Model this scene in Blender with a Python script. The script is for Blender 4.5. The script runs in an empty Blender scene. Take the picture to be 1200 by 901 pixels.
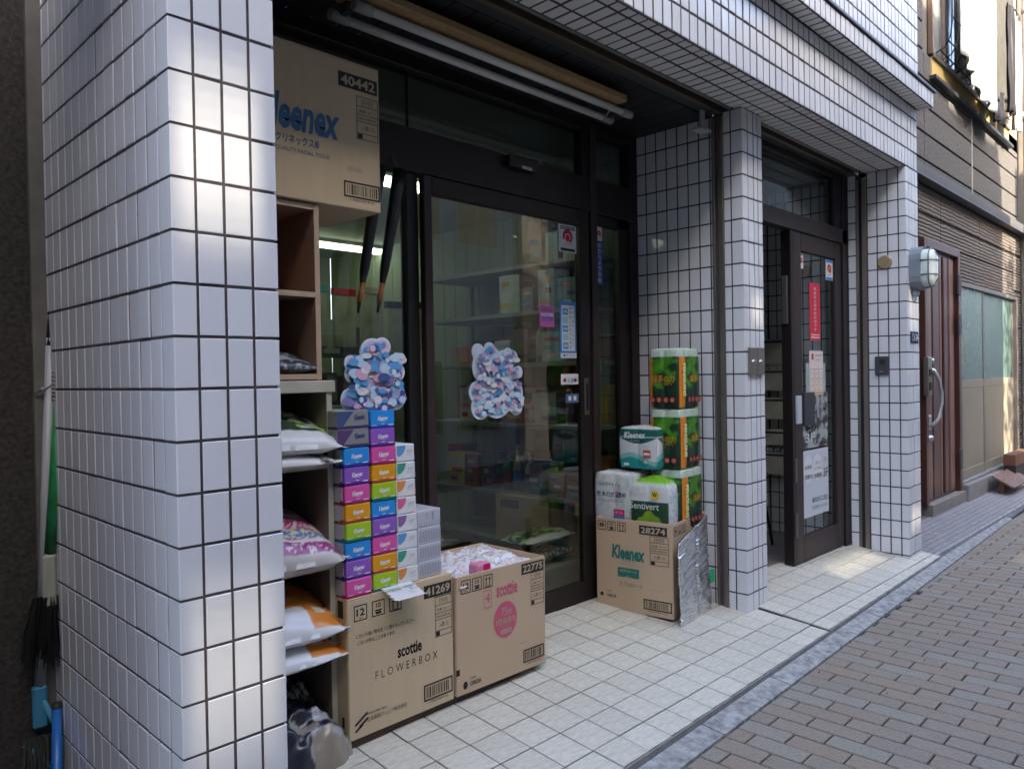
import bpy, math, random
from mathutils import Vector, Matrix
R=math.radians; rnd=random.Random(7)
S=0.117            # metres per tile course; all coordinates below are in courses
scene=bpy.context.scene
# ---------------------------------------------------------------- camera
YAW,PIT,ROL=0.79656107,-0.01071987,0.01720094
CAM=Vector((-5.7141,-14.4213,10.985))
def cam_axes():
    f=Vector((math.sin(YAW)*math.cos(PIT),math.cos(YAW)*math.cos(PIT),math.sin(PIT)))
    r=Vector((math.cos(YAW),-math.sin(YAW),0)); d=f.cross(r); c,s=math.cos(ROL),math.sin(ROL)
    return c*r+s*d,-s*r+c*d,f
AR,AD,AF=cam_axes()
cd=bpy.data.cameras.new('camera'); cam=bpy.data.objects.new('camera',cd); scene.collection.objects.link(cam); scene.camera=cam
cd.sensor_width=36; cd.lens=885.68/1200*36; cd.clip_end=2000; cd.clip_start=0.05
m=Matrix((AR,-AD,-AF)).transposed().to_4x4(); m.translation=CAM*S; cam.matrix_world=m
def project(p):
    q=Vector(p)-CAM; z=q.dot(AF)
    if z<.5: return None
    return 600+885.68*q.dot(AR)/z,450.5+885.68*q.dot(AD)/z,z
# ---------------------------------------------------------------- sky, sun, exposure
SUN_EL,SUN_AZ=R(34),R(16)      # azimuth: sun stands behind the camera, this far to the left of the street normal
sdir=Vector((-math.sin(SUN_AZ)*math.cos(SUN_EL),-math.cos(SUN_AZ)*math.cos(SUN_EL),math.sin(SUN_EL)))   # towards the sun
w=bpy.data.worlds.new('World'); scene.world=w; w.use_nodes=True; nt=w.node_tree
sky=nt.nodes.new('ShaderNodeTexSky'); sky.sky_type='NISHITA'; sky.sun_disc=False; sky.sun_elevation=SUN_EL
sky.sun_rotation=math.atan2(sdir.x,sdir.y)%(2*math.pi); sky.air_density=.85; sky.dust_density=3.6; sky.ozone_density=.7
bg=nt.nodes['Background']; bg.inputs[1].default_value=.15; nt.links.new(sky.outputs[0],bg.inputs[0])
sl=bpy.data.lights.new('sun','SUN'); sl.energy=2.4; sl.angle=R(.55); sl.color=(1,.87,.68)
so=bpy.data.objects.new('sun',sl); scene.collection.objects.link(so); so.rotation_euler=sdir.to_track_quat('Z','Y').to_euler()
vs=scene.view_settings; vs.view_transform='Standard'; vs.look='None'; vs.exposure=3.25; vs.gamma=1
scene.cycles.use_denoising=True
scene.cycles.max_bounces=10; scene.cycles.transparent_max_bounces=16; scene.cycles.sample_clamp_indirect=6
scene.cycles.caustics_reflective=False; scene.cycles.caustics_refractive=False
COL=scene.collection
# ---------------------------------------------------------------- materials
MATS={}
def mat(name,col,rough=.6,metal=0.,var=0.,scale=30,bump=0.,bscale=None,spec=.5,col2=None,tint=0.,emit=None,attr=None,stretch=None,detail=4,coat=0.,thresh=None):
    if name in MATS: return MATS[name]
    M=bpy.data.materials.new(name); M.use_nodes=True; n=M.node_tree.nodes; L=M.node_tree.links; b=n['Principled BSDF']
    b.inputs['Roughness'].default_value=rough; b.inputs['Metallic'].default_value=metal
    b.inputs['Specular IOR Level'].default_value=spec; b.inputs['Coat Weight'].default_value=coat
    c4=(*col,1); b.inputs['Base Color'].default_value=c4; out=None
    tc=n.new('ShaderNodeTexCoord'); mp=n.new('ShaderNodeMapping'); L.new(tc.outputs['Object'],mp.inputs[0])
    if stretch: mp.inputs['Scale'].default_value=stretch
    if attr:
        a=n.new('ShaderNodeAttribute'); a.attribute_name=attr; out=a.outputs['Color']
    if var or col2:
        t=n.new('ShaderNodeTexNoise'); t.inputs['Scale'].default_value=scale; t.inputs['Detail'].default_value=detail; L.new(mp.outputs[0],t.inputs['Vector'])
        r=n.new('ShaderNodeValToRGB'); lo,hi=(.3,.7) if not thresh else thresh
        r.color_ramp.elements[0].position=lo; r.color_ramp.elements[1].position=hi
        k2=col2 if col2 else tuple(x*(1-var) for x in col); k1=col if col2 else tuple(min(1,x*(1+var)) for x in col)
        r.color_ramp.elements[0].color=(*k1,1); r.color_ramp.elements[1].color=(*k2,1); L.new(t.outputs['Fac'],r.inputs[0])
        if out is None: out=r.outputs[0]
        else:
            mx=n.new('ShaderNodeMix'); mx.data_type='RGBA'; mx.blend_type='MULTIPLY'; mx.inputs[0].default_value=1; L.new(out,mx.inputs[6]); L.new(r.outputs[0],mx.inputs[7]); out=mx.outputs[2]
    if tint:
        oi=n.new('ShaderNodeObjectInfo'); ge=n.new('ShaderNodeNewGeometry'); ad=n.new('ShaderNodeMath'); ad.operation='ADD'
        L.new(oi.outputs['Random'],ad.inputs[0]); L.new(ge.outputs['Random Per Island'],ad.inputs[1])
        fr=n.new('ShaderNodeMath'); fr.operation='FRACT'; L.new(ad.outputs[0],fr.inputs[0])
        if isinstance(tint,(list,tuple)):
            r2=n.new('ShaderNodeValToRGB'); r2.color_ramp.interpolation='CONSTANT'
            els=r2.color_ramp.elements
            for i,(p,c) in enumerate(tint):
                e=els[i] if i<2 else els.new(p)
                e.position=p; e.color=(*c,1)
            L.new(fr.outputs[0],r2.inputs[0]); src=r2.outputs[0]
        else:
            mr=n.new('ShaderNodeMapRange'); mr.inputs[3].default_value=1-tint; mr.inputs[4].default_value=1+tint*.4; L.new(fr.outputs[0],mr.inputs[0]); src=mr.outputs[0]
        mx=n.new('ShaderNodeMix'); mx.data_type='RGBA'; mx.blend_type='MULTIPLY'; mx.inputs[0].default_value=1
        if out is None: mx.inputs[6].default_value=c4
        else: L.new(out,mx.inputs[6])
        L.new(src,mx.inputs[7]); out=mx.outputs[2]
    if out is not None: L.new(out,b.inputs['Base Color'])
    if bump:
        t=n.new('ShaderNodeTexNoise'); t.inputs['Scale'].default_value=bscale or scale; t.inputs['Detail'].default_value=detail; L.new(mp.outputs[0],t.inputs['Vector'])
        bp=n.new('ShaderNodeBump'); bp.inputs['Strength'].default_value=bump; bp.inputs['Distance'].default_value=.004; L.new(t.outputs['Fac'],bp.inputs['Height']); L.new(bp.outputs[0],b.inputs['Normal'])
    if emit:
        b.inputs['Emission Color'].default_value=(*emit[0],1); b.inputs['Emission Strength'].default_value=emit[1]
    MATS[name]=M; return M
def glass(name,tint=(.9,.93,.9),ior=1.5,rough=0.):
    if name in MATS: return MATS[name]
    M=bpy.data.materials.new(name); M.use_nodes=True; n=M.node_tree.nodes; L=M.node_tree.links
    n.remove(n['Principled BSDF']); t=n.new('ShaderNodeBsdfTransparent'); t.inputs[0].default_value=(*tint,1)
    g=n.new('ShaderNodeBsdfGlossy'); g.inputs['Roughness'].default_value=rough; g.inputs[0].default_value=(.95,.97,1,1)
    lw=n.new('ShaderNodeLayerWeight'); lw.inputs[0].default_value=.5; pw=n.new('ShaderNodeMath'); pw.operation='POWER'; pw.inputs[1].default_value=5; L.new(lw.outputs['Facing'],pw.inputs[0])
    r0=((ior-1)/(ior+1))**2; f=n.new('ShaderNodeMapRange'); f.inputs[3].default_value=r0; f.inputs[4].default_value=1; L.new(pw.outputs[0],f.inputs[0]); mx=n.new('ShaderNodeMixShader')
    L.new(f.outputs[0],mx.inputs[0]); L.new(t.outputs[0],mx.inputs[1]); L.new(g.outputs[0],mx.inputs[2]); L.new(mx.outputs[0],n['Material Output'].inputs[0])
    MATS[name]=M; return M
def flat(c,name=None,rough=.6,spec=.35): return mat(name or 'ink_%02x%02x%02x'%tuple(int(x*255) for x in c),c,rough,spec=spec)
TILE=mat('glazed_wall_tile',(.63,.64,.66),.12,bump=.12,bscale=9,tint=.05,detail=1,spec=.55)
TILE_D=mat('glazed_soffit_tile',(.82,.81,.79),.3,bump=.1,bscale=9,tint=.07,detail=1)
GROUT=mat('dark_grout',(.058,.048,.050),.9,var=.25,scale=40)
FLOORT=mat('porch_floor_tile',(.535,.515,.435),.50,var=.14,scale=22,bump=1.,bscale=34,tint=.08,stretch=(1,2.6,1))
FGROUT=mat('floor_grout',(.055,.052,.05),.9,var=.2,scale=60)
PAVER=mat('paver_brick',(1,1,1),  .85,var=.30,scale=75,bump=.8,bscale=160,detail=12,
  tint=[(0,(0.268,0.215,0.170)),(.14,(0.272,0.228,0.184)),(.30,(0.256,0.217,0.176)),(.46,(0.276,0.250,0.207)),(.60,(0.268,0.223,0.179)),(.74,(0.280,0.221,0.170)),(.86,(0.259,0.219,0.179)),(.93,(0.270,0.244,0.203))])
PSAND=mat('paver_joint_sand',(.022,.020,.019),.95,var=.3,scale=80)
CONC=mat('gutter_concrete',(.38,.38,.37),.9,col2=(.11,.11,.11),scale=30,bump=1.,bscale=140,detail=14,thresh=(.36,.80))
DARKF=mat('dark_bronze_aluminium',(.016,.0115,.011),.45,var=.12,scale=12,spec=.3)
DARKB=mat('bronze_aluminium_lit',(.034,.022,.021),.45,var=.15,scale=12,spec=.35)  # lighter copy of the frame bronze, light put into the colour
BLACK=mat('black_rubber',(.008,.008,.008),.5)
STEEL=mat('brushed_steel',(.42,.41,.39),.32,metal=.9,var=.1,scale=60,stretch=(1,1,.05))
RAILM=mat('shutter_rail_metal',(.24,.21,.18),.40,metal=.8,var=.15,scale=20,stretch=(1,1,.1))
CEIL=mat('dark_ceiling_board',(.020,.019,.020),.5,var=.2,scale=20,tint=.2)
CARD=mat('corrugated_cardboard',(.52,.41,.265),.72,var=.03,scale=3,bump=.15,bscale=60,stretch=(12,1,1))
CARD2=mat('corrugated_cardboard_pinkish',(.48,.35,.23),.72,var=.03,scale=3,bump=.12,bscale=60)
CARDIN=mat('cardboard_edge',(.33,.22,.12),.85,var=.2,scale=90)
WOODP=mat('dark_plinth_wood',(.060,.030,.021),.55,var=.4,scale=16,stretch=(1,8,8),bump=.2)
SHELFU=mat('brown_laminate',(.30,.175,.12),.45,var=.14,scale=14,stretch=(14,14,.6),detail=6)
SHELFE=mat('beige_laminate_edge',(.45,.33,.235),.5,var=.08,scale=20)
SHELFL=mat('grey_brown_laminate',(.20,.165,.13),.5,var=.14,scale=14,stretch=(14,14,.6))
CREAM=mat('cream_edge_board',(.46,.44,.36),.55,var=.1,scale=9)
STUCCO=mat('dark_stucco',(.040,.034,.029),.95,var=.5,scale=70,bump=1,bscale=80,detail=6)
INK=flat((.015,.014,.014),'black_ink'); WHITE=flat((.78,.79,.80),'white_print'); 
PRINT=mat('printed_plastic_film',(1,1,1),.28,attr='Col',bump=.45,bscale=22,spec=.6,detail=3)
PAPERP=mat('printed_paper',(1,1,1),.5,attr='Col')
GLASS=glass('window_glass',(.78,.81,.78),1.66)
GLASS2=glass('door_glass',(.80,.86,.86),1.45)
# ---------------------------------------------------------------- geometry helpers
ORG={}
def V(*a): return Vector(a)
class MB:
    def __init__(s): s.v=[]; s.f=[]; s.m=[]; s.mats=[]; s.cols=None; s.sm=[]
    def mi(s,M):
        if M not in s.mats: s.mats.append(M)
        return s.mats.index(M)
    def add(s,vs,fs,M,smooth=False):
        o=len(s.v); s.v+=[tuple(v) for v in vs]; k=s.mi(M)
        for f in fs: s.f.append([i+o for i in f]); s.m.append(k); s.sm.append(smooth)
        return s
    def box(s,x0,x1,y0,y1,z0,z1,M,b=0.,T=None):
        if b<=0:
            vs=[(x,y,z) for z in (z0,z1) for y in (y0,y1) for x in (x0,x1)]
            fs=[(0,2,3,1),(4,5,7,6),(0,1,5,4),(2,6,7,3),(0,4,6,2),(1,3,7,5)]
        else:
            b=min(b,(x1-x0)*.45,(y1-y0)*.45,(z1-z0)*.45); vs=[]; ix={}
            for k,z in enumerate((z0,z1)):
                for j,y in enumerate((y0,y1)):
                    for i,x in enumerate((x0,x1)):
                        sx,sy,sz=(1-2*i)*b,(1-2*j)*b,(1-2*k)*b
                        for a,p in enumerate(((x,y+sy,z+sz),(x+sx,y,z+sz),(x+sx,y+sy,z))): ix[i,j,k,a]=len(vs); vs.append(p)
            g=lambda i,j,k,a: ix[i,j,k,a]; fs=[]
            for q in (0,1):
                A=[g(q,0,0,0),g(q,1,0,0),g(q,1,1,0),g(q,0,1,0)]; fs.append(A if q else A[::-1])
                A=[g(0,q,0,1),g(1,q,0,1),g(1,q,1,1),g(0,q,1,1)]; fs.append(A[::-1] if q else A)
                A=[g(0,0,q,2),g(1,0,q,2),g(1,1,q,2),g(0,1,q,2)]; fs.append(A if q else A[::-1])
            for a in (0,1):
                for c in (0,1):
                    A=[g(a,c,0,0),g(a,c,1,0),g(a,c,1,1),g(a,c,0,1)]; fs.append(A if (a+c)%2 else A[::-1])
                    A=[g(a,0,c,0),g(a,1,c,0),g(a,1,c,2),g(a,0,c,2)]; fs.append(A[::-1] if (a+c)%2 else A)
                    A=[g(0,a,c,1),g(1,a,c,1),g(1,a,c,2),g(0,a,c,2)]; fs.append(A if (a+c)%2 else A[::-1])
            for i in (0,1):
                for j in (0,1):
                    for k in (0,1):
                        A=[g(i,j,k,0),g(i,j,k,1),g(i,j,k,2)]; fs.append(A if (i+j+k)%2 else A[::-1])
        if T is not None: vs=[T@Vector(v) for v in vs]
        return s.add(vs,fs,M)
    def quad(s,a,b,c,d,M): return s.add([a,b,c,d],[(0,1,2,3)],M)
    def prism(s,pts,n,t,M,Mside=None):      # pts: coplanar outline, counter-clockwise seen from n; body goes t behind
        n=Vector(n); P=[Vector(p) for p in pts]; k=len(P)
        vs=P+[p-n*t for p in P]
        s.add(vs,[list(range(k)),list(range(2*k-1,k-1,-1))],M)
        o=len(s.v)-2*k; mi=s.mi(Mside or M)
        for i in range(k):
            j=(i+1)%k; s.f.append([o+i,o+k+i,o+k+j,o+j]); s.m.append(mi); s.sm.append(False)
        return s
    def tube(s,pts,r,M,n=8,smooth=True,caps=True):
        P=[Vector(p) for p in pts]; k=len(P); rs=r if isinstance(r,(list,tuple)) else [r]*k
        vs=[]; up=None
        for i,p in enumerate(P):
            t=(P[min(i+1,k-1)]-P[max(i-1,0)]).normalized()
            if up is None: up=Vector((0,0,1)) if abs(t.z)<.9 else Vector((1,0,0))
            a=t.cross(up).normalized(); b=a.cross(t).normalized(); up=b
            for q in range(n):
                th=2*math.pi*q/n; vs.append(p+(a*math.cos(th)+b*math.sin(th))*rs[i])
        fs=[(i*n+q,i*n+(q+1)%n,(i+1)*n+(q+1)%n,(i+1)*n+q) for i in range(k-1) for q in range(n)]
        s.add(vs,fs,M,smooth)
        if caps:
            o=len(s.v)-k*n; mi=s.mi(M); s.f.append([o+q for q in range(n-1,-1,-1)]); s.f.append([o+(k-1)*n+q for q in range(n)]); s.m+=[mi,mi]; s.sm+=[False,False]
        return s
    def lathe(s,c,prof,M,n=20,axis='z',smooth=True):
        vs=[]; c=Vector(c)
        for r,h in prof:
            for q in range(n):
                a=2*math.pi*q/n
                if axis=='z': p=(r*math.cos(a),r*math.sin(a),h)
                elif axis=='x': p=(h,r*math.cos(a),r*math.sin(a))
                else: p=(r*math.sin(a),h,r*math.cos(a))
                vs.append(c+Vector(p))
        k=len(prof); fs=[(i*n+q,i*n+(q+1)%n,(i+1)*n+(q+1)%n,(i+1)*n+q) for i in range(k-1) for q in range(n)]
        return s.add(vs,fs,M,smooth)
    def text(s,txt,c,u,v,w,h,M,off=.012,fat=0.,shear=0.):      # centred at c, width w along u, height h along v
        vs,fs=text_mesh(txt,fat,shear); u=Vector(u).normalized(); v=Vector(v).normalized(); n=u.cross(v)
        c=Vector(c)+n*off
        return s.add([c+u*(x*w)+v*(y*h) for x,y in vs],fs,M)
    def rect(s,c,u,v,w,h,M,off=.008):
        u=Vector(u).normalized()*w/2; v=Vector(v).normalized()*h/2; n=u.cross(v).normalized(); c=Vector(c)+n*off
        return s.quad(c-u-v,c+u-v,c+u+v,c-u+v,M)
    def frame(s,c,u,v,w,h,t,M,off=.010):
        for du,dv,ww,hh in ((0,h/2,w+t,t),(0,-h/2,w+t,t),(-w/2,0,t,h-t),(w/2,0,t,h-t)):
            s.rect(Vector(c)+Vector(u).normalized()*du+Vector(v).normalized()*dv,u,v,ww,hh,M,off)
        return s
    def build(s,name,parent=None,loc=None,local=False,kind=None):
        o0=Vector((0,0,0))
        if parent is not None and not local: o0=Vector(ORG.get(parent.name,(0,0,0)))
        if parent is None and loc is not None: o0=Vector(loc)
        me=bpy.data.meshes.new(name)
        me.from_pydata([((v[0]-o0.x)*S,(v[1]-o0.y)*S,(v[2]-o0.z)*S) for v in s.v],[],s.f)
        for M in s.mats: me.materials.append(M)
        me.polygons.foreach_set('material_index',s.m); me.polygons.foreach_set('use_smooth',s.sm)
        if s.cols is not None:
            a=me.color_attributes.new('Col','FLOAT_COLOR','POINT'); fl=[]
            for c in s.cols: fl+=[*c,1.]
            a.data.foreach_set('color',fl)
        me.update()
        ob=bpy.data.objects.new(name,me); COL.objects.link(ob)
        if parent is not None: ob.parent=parent; ORG[ob.name]=ORG.get(parent.name,(0,0,0))
        else: ob.location=o0*S; ORG[ob.name]=tuple(o0)
        if kind: ob['kind']=kind
        return ob
TXT={}
def text_mesh(t,fat,shear):
    k=(t,fat,shear)
    if k in TXT: return TXT[k]
    c=bpy.data.curves.new('t','FONT'); c.body=t; c.resolution_u=2; c.offset=fat; c.shear=shear; c.fill_mode='FRONT'
    o=bpy.data.objects.new('t',c); COL.objects.link(o)
    dg=bpy.context.evaluated_depsgraph_get(); me=bpy.data.meshes.new_from_object(o.evaluated_get(dg))
    vs=[(v.co.x,v.co.y) for v in me.vertices]; fs=[tuple(p.vertices) for p in me.polygons]
    bpy.data.objects.remove(o); bpy.data.meshes.remove(me); bpy.data.curves.remove(c)
    if vs:
        x0=min(v[0] for v in vs); x1=max(v[0] for v in vs); y0=min(v[1] for v in vs); y1=max(v[1] for v in vs)
        vs=[((x-(x0+x1)/2)/max(x1-x0,1e-6),(y-(y0+y1)/2)/max(y1-y0,1e-6)) for x,y in vs]
    TXT[k]=(vs,fs); return TXT[k]
def tag(o,label=None,cat=None,group=None,kind=None):
    if label: o['label']=label
    if cat: o['category']=cat
    if group: o['group']=group
    if kind: o['kind']=kind
    return o
def thing(name,label,cat,loc=(0,0,0),rz=0.,group=None,rx=0.,ry=0.):
    o=bpy.data.objects.new(name,None); COL.objects.link(o); o.empty_display_size=.05
    o.location=Vector(loc)*S; o.rotation_euler=(rx,ry,rz); ORG[o.name]=tuple(loc); return tag(o,label,cat,group)
X_,Y_,Z_=V(1,0,0),V(0,1,0),V(0,0,1)
# --- tiles, one object each
TM={}
def tile_mesh(w,h,M,th=.12,ch=.012,name='tile'):
    k=(round(w,2),round(h,2),M.name,name)
    if k in TM: return TM[k]
    w,h=k[0]/2,k[1]/2; vs=[]
    for a,z in ((0,-th),(0,-ch),(ch,0)): vs+=[(-w+a,-h+a,z),(w-a,-h+a,z),(w-a,h-a,z),(-w+a,h-a,z)]
    fs=[(8,9,10,11)]
    for b in (0,4): fs+=[(b+i,b+(i+1)%4,b+4+(i+1)%4,b+4+i) for i in range(4)]
    me=bpy.data.meshes.new(name); me.from_pydata([(x*S,y*S,z*S) for x,y,z in vs],[],fs); me.materials.append(M); me.update(); TM[k]=me; return me
def put(me,parent,P,u,v,name,tilt=.004):
    n=u.cross(v); o=bpy.data.objects.new(name,me); COL.objects.link(o); o.parent=parent
    rot=Matrix((u,v,n)).transposed()@Matrix.Rotation(rnd.gauss(0,tilt),3,'X')@Matrix.Rotation(rnd.gauss(0,tilt),3,'Y')
    mm=rot.to_4x4(); mm.translation=(P-Vector(ORG.get(parent.name,(0,0,0)))+n*rnd.gauss(0,.006))*S; o.matrix_local=mm; return o
def tiles(parent,o,u,v,us,vs_,M=None,gap=.072,name='tile',stuff=None,tilt=.004,skip=None):
    """o: origin on the finished face; us/vs_: joint positions along u and v; tiles for which stuff(i,j) is true are joined."""
    M=M or TILE; o=Vector(o); u=Vector(u).normalized(); v=Vector(v).normalized(); n=u.cross(v); mb=MB()
    for i in range(len(us)-1):
        for j in range(len(vs_)-1):
            if skip and skip(i,j): continue
            w=us[i+1]-us[i]-gap; h=vs_[j+1]-vs_[j]-gap
            if w<.05 or h<.05: continue
            c=o+u*(us[i]+us[i+1])/2+v*(vs_[j]+vs_[j+1])/2
            if stuff and stuff(i,j):
                me=tile_mesh(w,h,M,name=name); uu=u+n*rnd.gauss(0,tilt); vv=v+n*rnd.gauss(0,tilt)
                mb.add([c+(uu*q.co.x+vv*q.co.y+n*q.co.z)/S for q in me.vertices],[tuple(p.vertices) for p in me.polygons],M)
            else: put(tile_mesh(w,h,M,name=name),parent,c,u,v,name,tilt)
    if mb.v: mb.build(name+'_field',parent,kind='stuff')
def corner_tiles(parent,x,y,a,b,zs,gap=.072,th=.12,M=None):
    M=M or TILE; c=.03
    for k in range(len(zs)-1):
        h=zs[k+1]-zs[k]-gap
        if h<.05: continue
        key=('L',round(a,2),round(b,2),round(h,2))
        if key not in TM:
            c=.018; P=[(c,0),(a,0),(a,th),(th,th),(th,b),(0,b),(0,c)]; n=len(P)
            vs=[(p[0]*S,p[1]*S,-h/2*S) for p in P]+[(p[0]*S,p[1]*S,h/2*S) for p in P]
            fs=[list(range(n-1,-1,-1)),list(range(n,2*n))]+[(i,(i+1)%n,n+(i+1)%n,n+i) for i in range(n)]
            me=bpy.data.meshes.new('corner_tile'); me.from_pydata(vs,[],fs); me.materials.append(M); me.update(); TM[key]=me
        o=bpy.data.objects.new('corner_tile',TM[key]); COL.objects.link(o); o.parent=parent
        o.location=(V(x,y,(zs[k]+zs[k+1])/2)-Vector(ORG[parent.name]))*S
        o.rotation_euler=(rnd.gauss(0,.002),rnd.gauss(0,.002),rnd.gauss(0,.003))
def joints(z_ref,z0,z1):
    out=[z0]; k=math.ceil(z0-z_ref+.12)
    while z_ref+k<z1-.12: out.append(z_ref+k); k+=1
    return out+[z1]
def zL(x,y): return .089*y-.0075*(x-14)
def zR(x,y): return .18+.11*(y-1.9)-.009*(x-28)
# ================================================================ GROUND AND STREET
g=MB(); g.box(-3000,3000,-3000,3000,-3,-.95,mat('ground_asphalt',(.05,.05,.05),.9,var=.2,scale=4)); g.build('ground',kind='structure')
st=MB(); st.box(-70,190,-42,-1.3,-.93,-.61,PSAND); street=st.build('street_pavement',kind='structure')
EP=lambda x:-1.95+.0215*min(max(x,-5),46); EG=lambda x:-2.84+.0235*min(max(x,-20),60)
px,py=.812,1.795; X0=21.95-px/2-100*px; cand=[]
for i in range(0,230):
    for j in range(-24,1):
        xc=X0+(i+.5)*px; par=i%2
        y1=-4.02+1.795*(.5 if par else 0)+py*j+py*3; y0=y1-py
        lim=EG(xc); y1=min(y1,lim); y0=min(y0,lim)
        if y1-y0<.25 or y0<-30: continue
        yc=(y0+y1)/2; q=project((xc,yc,-.5)); vis=q is not None and -30<q[0]<1230 and q[1]<940
        d=(Vector((xc,yc,-.5))-CAM).length
        cand.append((0 if vis else 1,d,xc,yc,y1-y0))
cand.sort(); mb=MB()
for k,(vz,d,xc,yc,h) in enumerate(cand):
    if k<298 and vz==0: put(tile_mesh(px-.058,h-.058,PAVER,th=.15,ch=.022,name='paver'),street,V(xc,yc,-.50-.012*(-2.5-yc)*.3),X_,Y_,'paver',.006)
    else:
        me=tile_mesh(px-.058,h-.058,PAVER,th=.15,ch=.022,name='paver'); zz=-.5-.0036*(-2.5-yc)+rnd.gauss(0,.006)
        mb.add([V(xc,yc,zz)+q.co/S for q in me.vertices],[tuple(p.vertices) for p in me.polygons],PAVER)
mb.build('paver_field',street,kind='stuff')
# gutter of cast blocks between platform and street
gt=MB(); gt.box(-70,110,-3.3,-1.0,-.93,-.60,PSAND); gut=gt.build('gutter',kind='structure')
x=-30.
while x<60:
    l=5.1; b=MB(); b.box(x+.03,x+l-.03,0,1,0,1,CONC,.03)
    b.v=[(vx,(EG(vx)+.03)*(1-vy)+(EP(vx)-.03)*vy,-.75 if vz<.5 else (-.47+.09*vy-.02*(1-vz))) for vx,vy,vz in b.v]; b.build('gutter_block',gut); x+=l
# platform of the left shop
P1=MB(); e=26.6
P1.add([(0,EP(0)+.03,zL(0,-1.66)-.05),(27.3,EP(27.3)+.03,zL(27.3,-1.4)-.05),(27.3,9.2,zL(27.3,9.2)-.05),(0,9.2,zL(0,9.2)-.05),(0,EP(0)+.03,-.93),(27.3,EP(27.3)+.03,-.93),(27.3,9.2,-.93),(0,9.2,-.93)],
  [(0,1,2,3),(0,4,5,1),(1,5,6,2),(3,7,4,0),(2,6,7,3)],FGROUT)
plat=P1.build('shop_platform',kind='structure')
u1=V(1,0,-.0075).normalized(); v1=V(0,1,.089).normalized()
gx=[10.337+1.278*i for i in range(-8,13)]+[26.95]; gy=[-.554+1.282*j for j in range(0,8)]
k1=1/v1.y
tiles(plat,V(0,0,zL(0,0)),u1,v1,gx,[y*k1 for y in gy],FLOORT,gap=.05,name='floor_tile',tilt=.0015,stuff=lambda i,j:i<6 and j>4)
for a_,c_ in zip(gx,gx[1:]): tiles(plat,V(0,0,zL(0,0)),u1,v1,[a_,c_],[(EP((a_+c_)/2)+.02)*k1,-.554*k1],FLOORT,gap=.05,name='floor_tile',tilt=.0015)
nb=MB(); nb.box(0,26.95,-1.72,-1.665,-.62,-.16,mat('platform_nosing',(.20,.195,.19),.8,var=.2,scale=20)); 
# platform edge drops slightly along the street: shear the strip
for i,vv in enumerate(nb.v): nb.v[i]=(vv[0],vv[1]+1.69+EP(vv[0]),vv[2] if vv[2]<-.5 else zL(vv[0],EP(vv[0]))-.03)
nb.build('edge_strip',plat)
# ramped platform of the right doorway
P2=MB()
def zr(x,y): return (x,y,zR(x,y)-.05)
P2.add([zr(26.98,EP(27)+.03),zr(44.9,EP(44.9)+.03),zr(44.9,4.4),zr(26.98,4.4),(26.98,EP(27)+.03,-.93),(44.9,EP(44.9)+.03,-.93),(44.9,4.4,-.93),(26.98,4.4,-.93)],[(0,1,2,3),(0,4,5,1),(1,5,6,2),(3,7,4,0),(2,6,7,3)],FGROUT)
plat2=P2.build('doorway_platform',kind='structure')
u2=V(1,0,-.009).normalized(); v2=V(0,1,.11).normalized(); gx2=[27.02]+[10.337+1.278*i for i in range(14,27)]+[44.85]
tiles(plat2,V(0,0,zR(0,0)),u2,v2,gx2,[y/v2.y for y in [-.554+1.282*j for j in range(0,4)]+[4.4]],FLOORT,gap=.05,name='floor_tile',tilt=.0015)
for a_,c_ in zip(gx2,gx2[1:]): tiles(plat2,V(0,0,zR(0,0)),u2,v2,[a_,c_],[(EP((a_+c_)/2)+.02)/v2.y,-.554/v2.y],FLOORT,gap=.05,name='floor_tile',tilt=.0015)
nb=MB(); nb.box(26.98,44.9,-1.72,-1.665,-.7,0,mat('platform_nosing',(.2,.2,.2)))
for i,vv in enumerate(nb.v): nb.v[i]=(vv[0],vv[1]+1.69+EP(vv[0]),vv[2] if vv[2]<-.5 else zR(vv[0],EP(vv[0]))-.03)
nb.build('edge_strip',plat2)
# hall floor behind the right door
hf=MB(); hf.box(27.9,42.4,4.42,12.5,-.9,.36,mat('hall_terrazzo',(.20,.185,.17),.4,var=.3,scale=90,thresh=(.45,.55))); hf.build('hall_floor',kind='structure')
# apron in front of the neighbour: small setts
AP=MB(); AP.add([(45.3,-.35,-.44),(140,-1.1,-.44),(140,3.6,-.12),(45.3,3.6,-.12),(45.3,-.35,-.93),(140,-1.1,-.93)],[(0,1,2,3),(0,4,5,1)],mat('apron_joint',(.12,.115,.13),.9)); ap=AP.build('neighbour_apron',kind='structure')
SETT=mat('apron_sett',(.25,.24,.245),.8,var=.12,scale=50,tint=.12,bump=.3,bscale=90)
ua=V(1,-.0079,0).normalized(); va=V(0,1,.081).normalized()
tiles(ap,V(45.3,-.30,-.425),ua,va,[k*.86 for k in range(0,60)],[k*.43 for k in range(0,9)],SETT,gap=.05,name='sett',tilt=.003,stuff=lambda i,j:True)
kb=MB(); kb.box(45.3,140,-.62,-.36,-.93,-.39,CONC,.03)
for i,vv in enumerate(kb.v): kb.v[i]=(vv[0],vv[1]-(vv[0]-45.3)*.0079,vv[2])
kb.build('kerb_strip',ap)
fillr=MB(); fillr.box(44.9,110,-1.2,-.5,-.93,-.505,mat('patched_concrete',(.16,.165,.17),.9,col2=(.07,.07,.075),scale=6,bump=.8,bscale=60,detail=8)); fillr.build('patched_verge',kind='structure')
# ================================================================ TILED BUILDING
ZT=22.93
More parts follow.
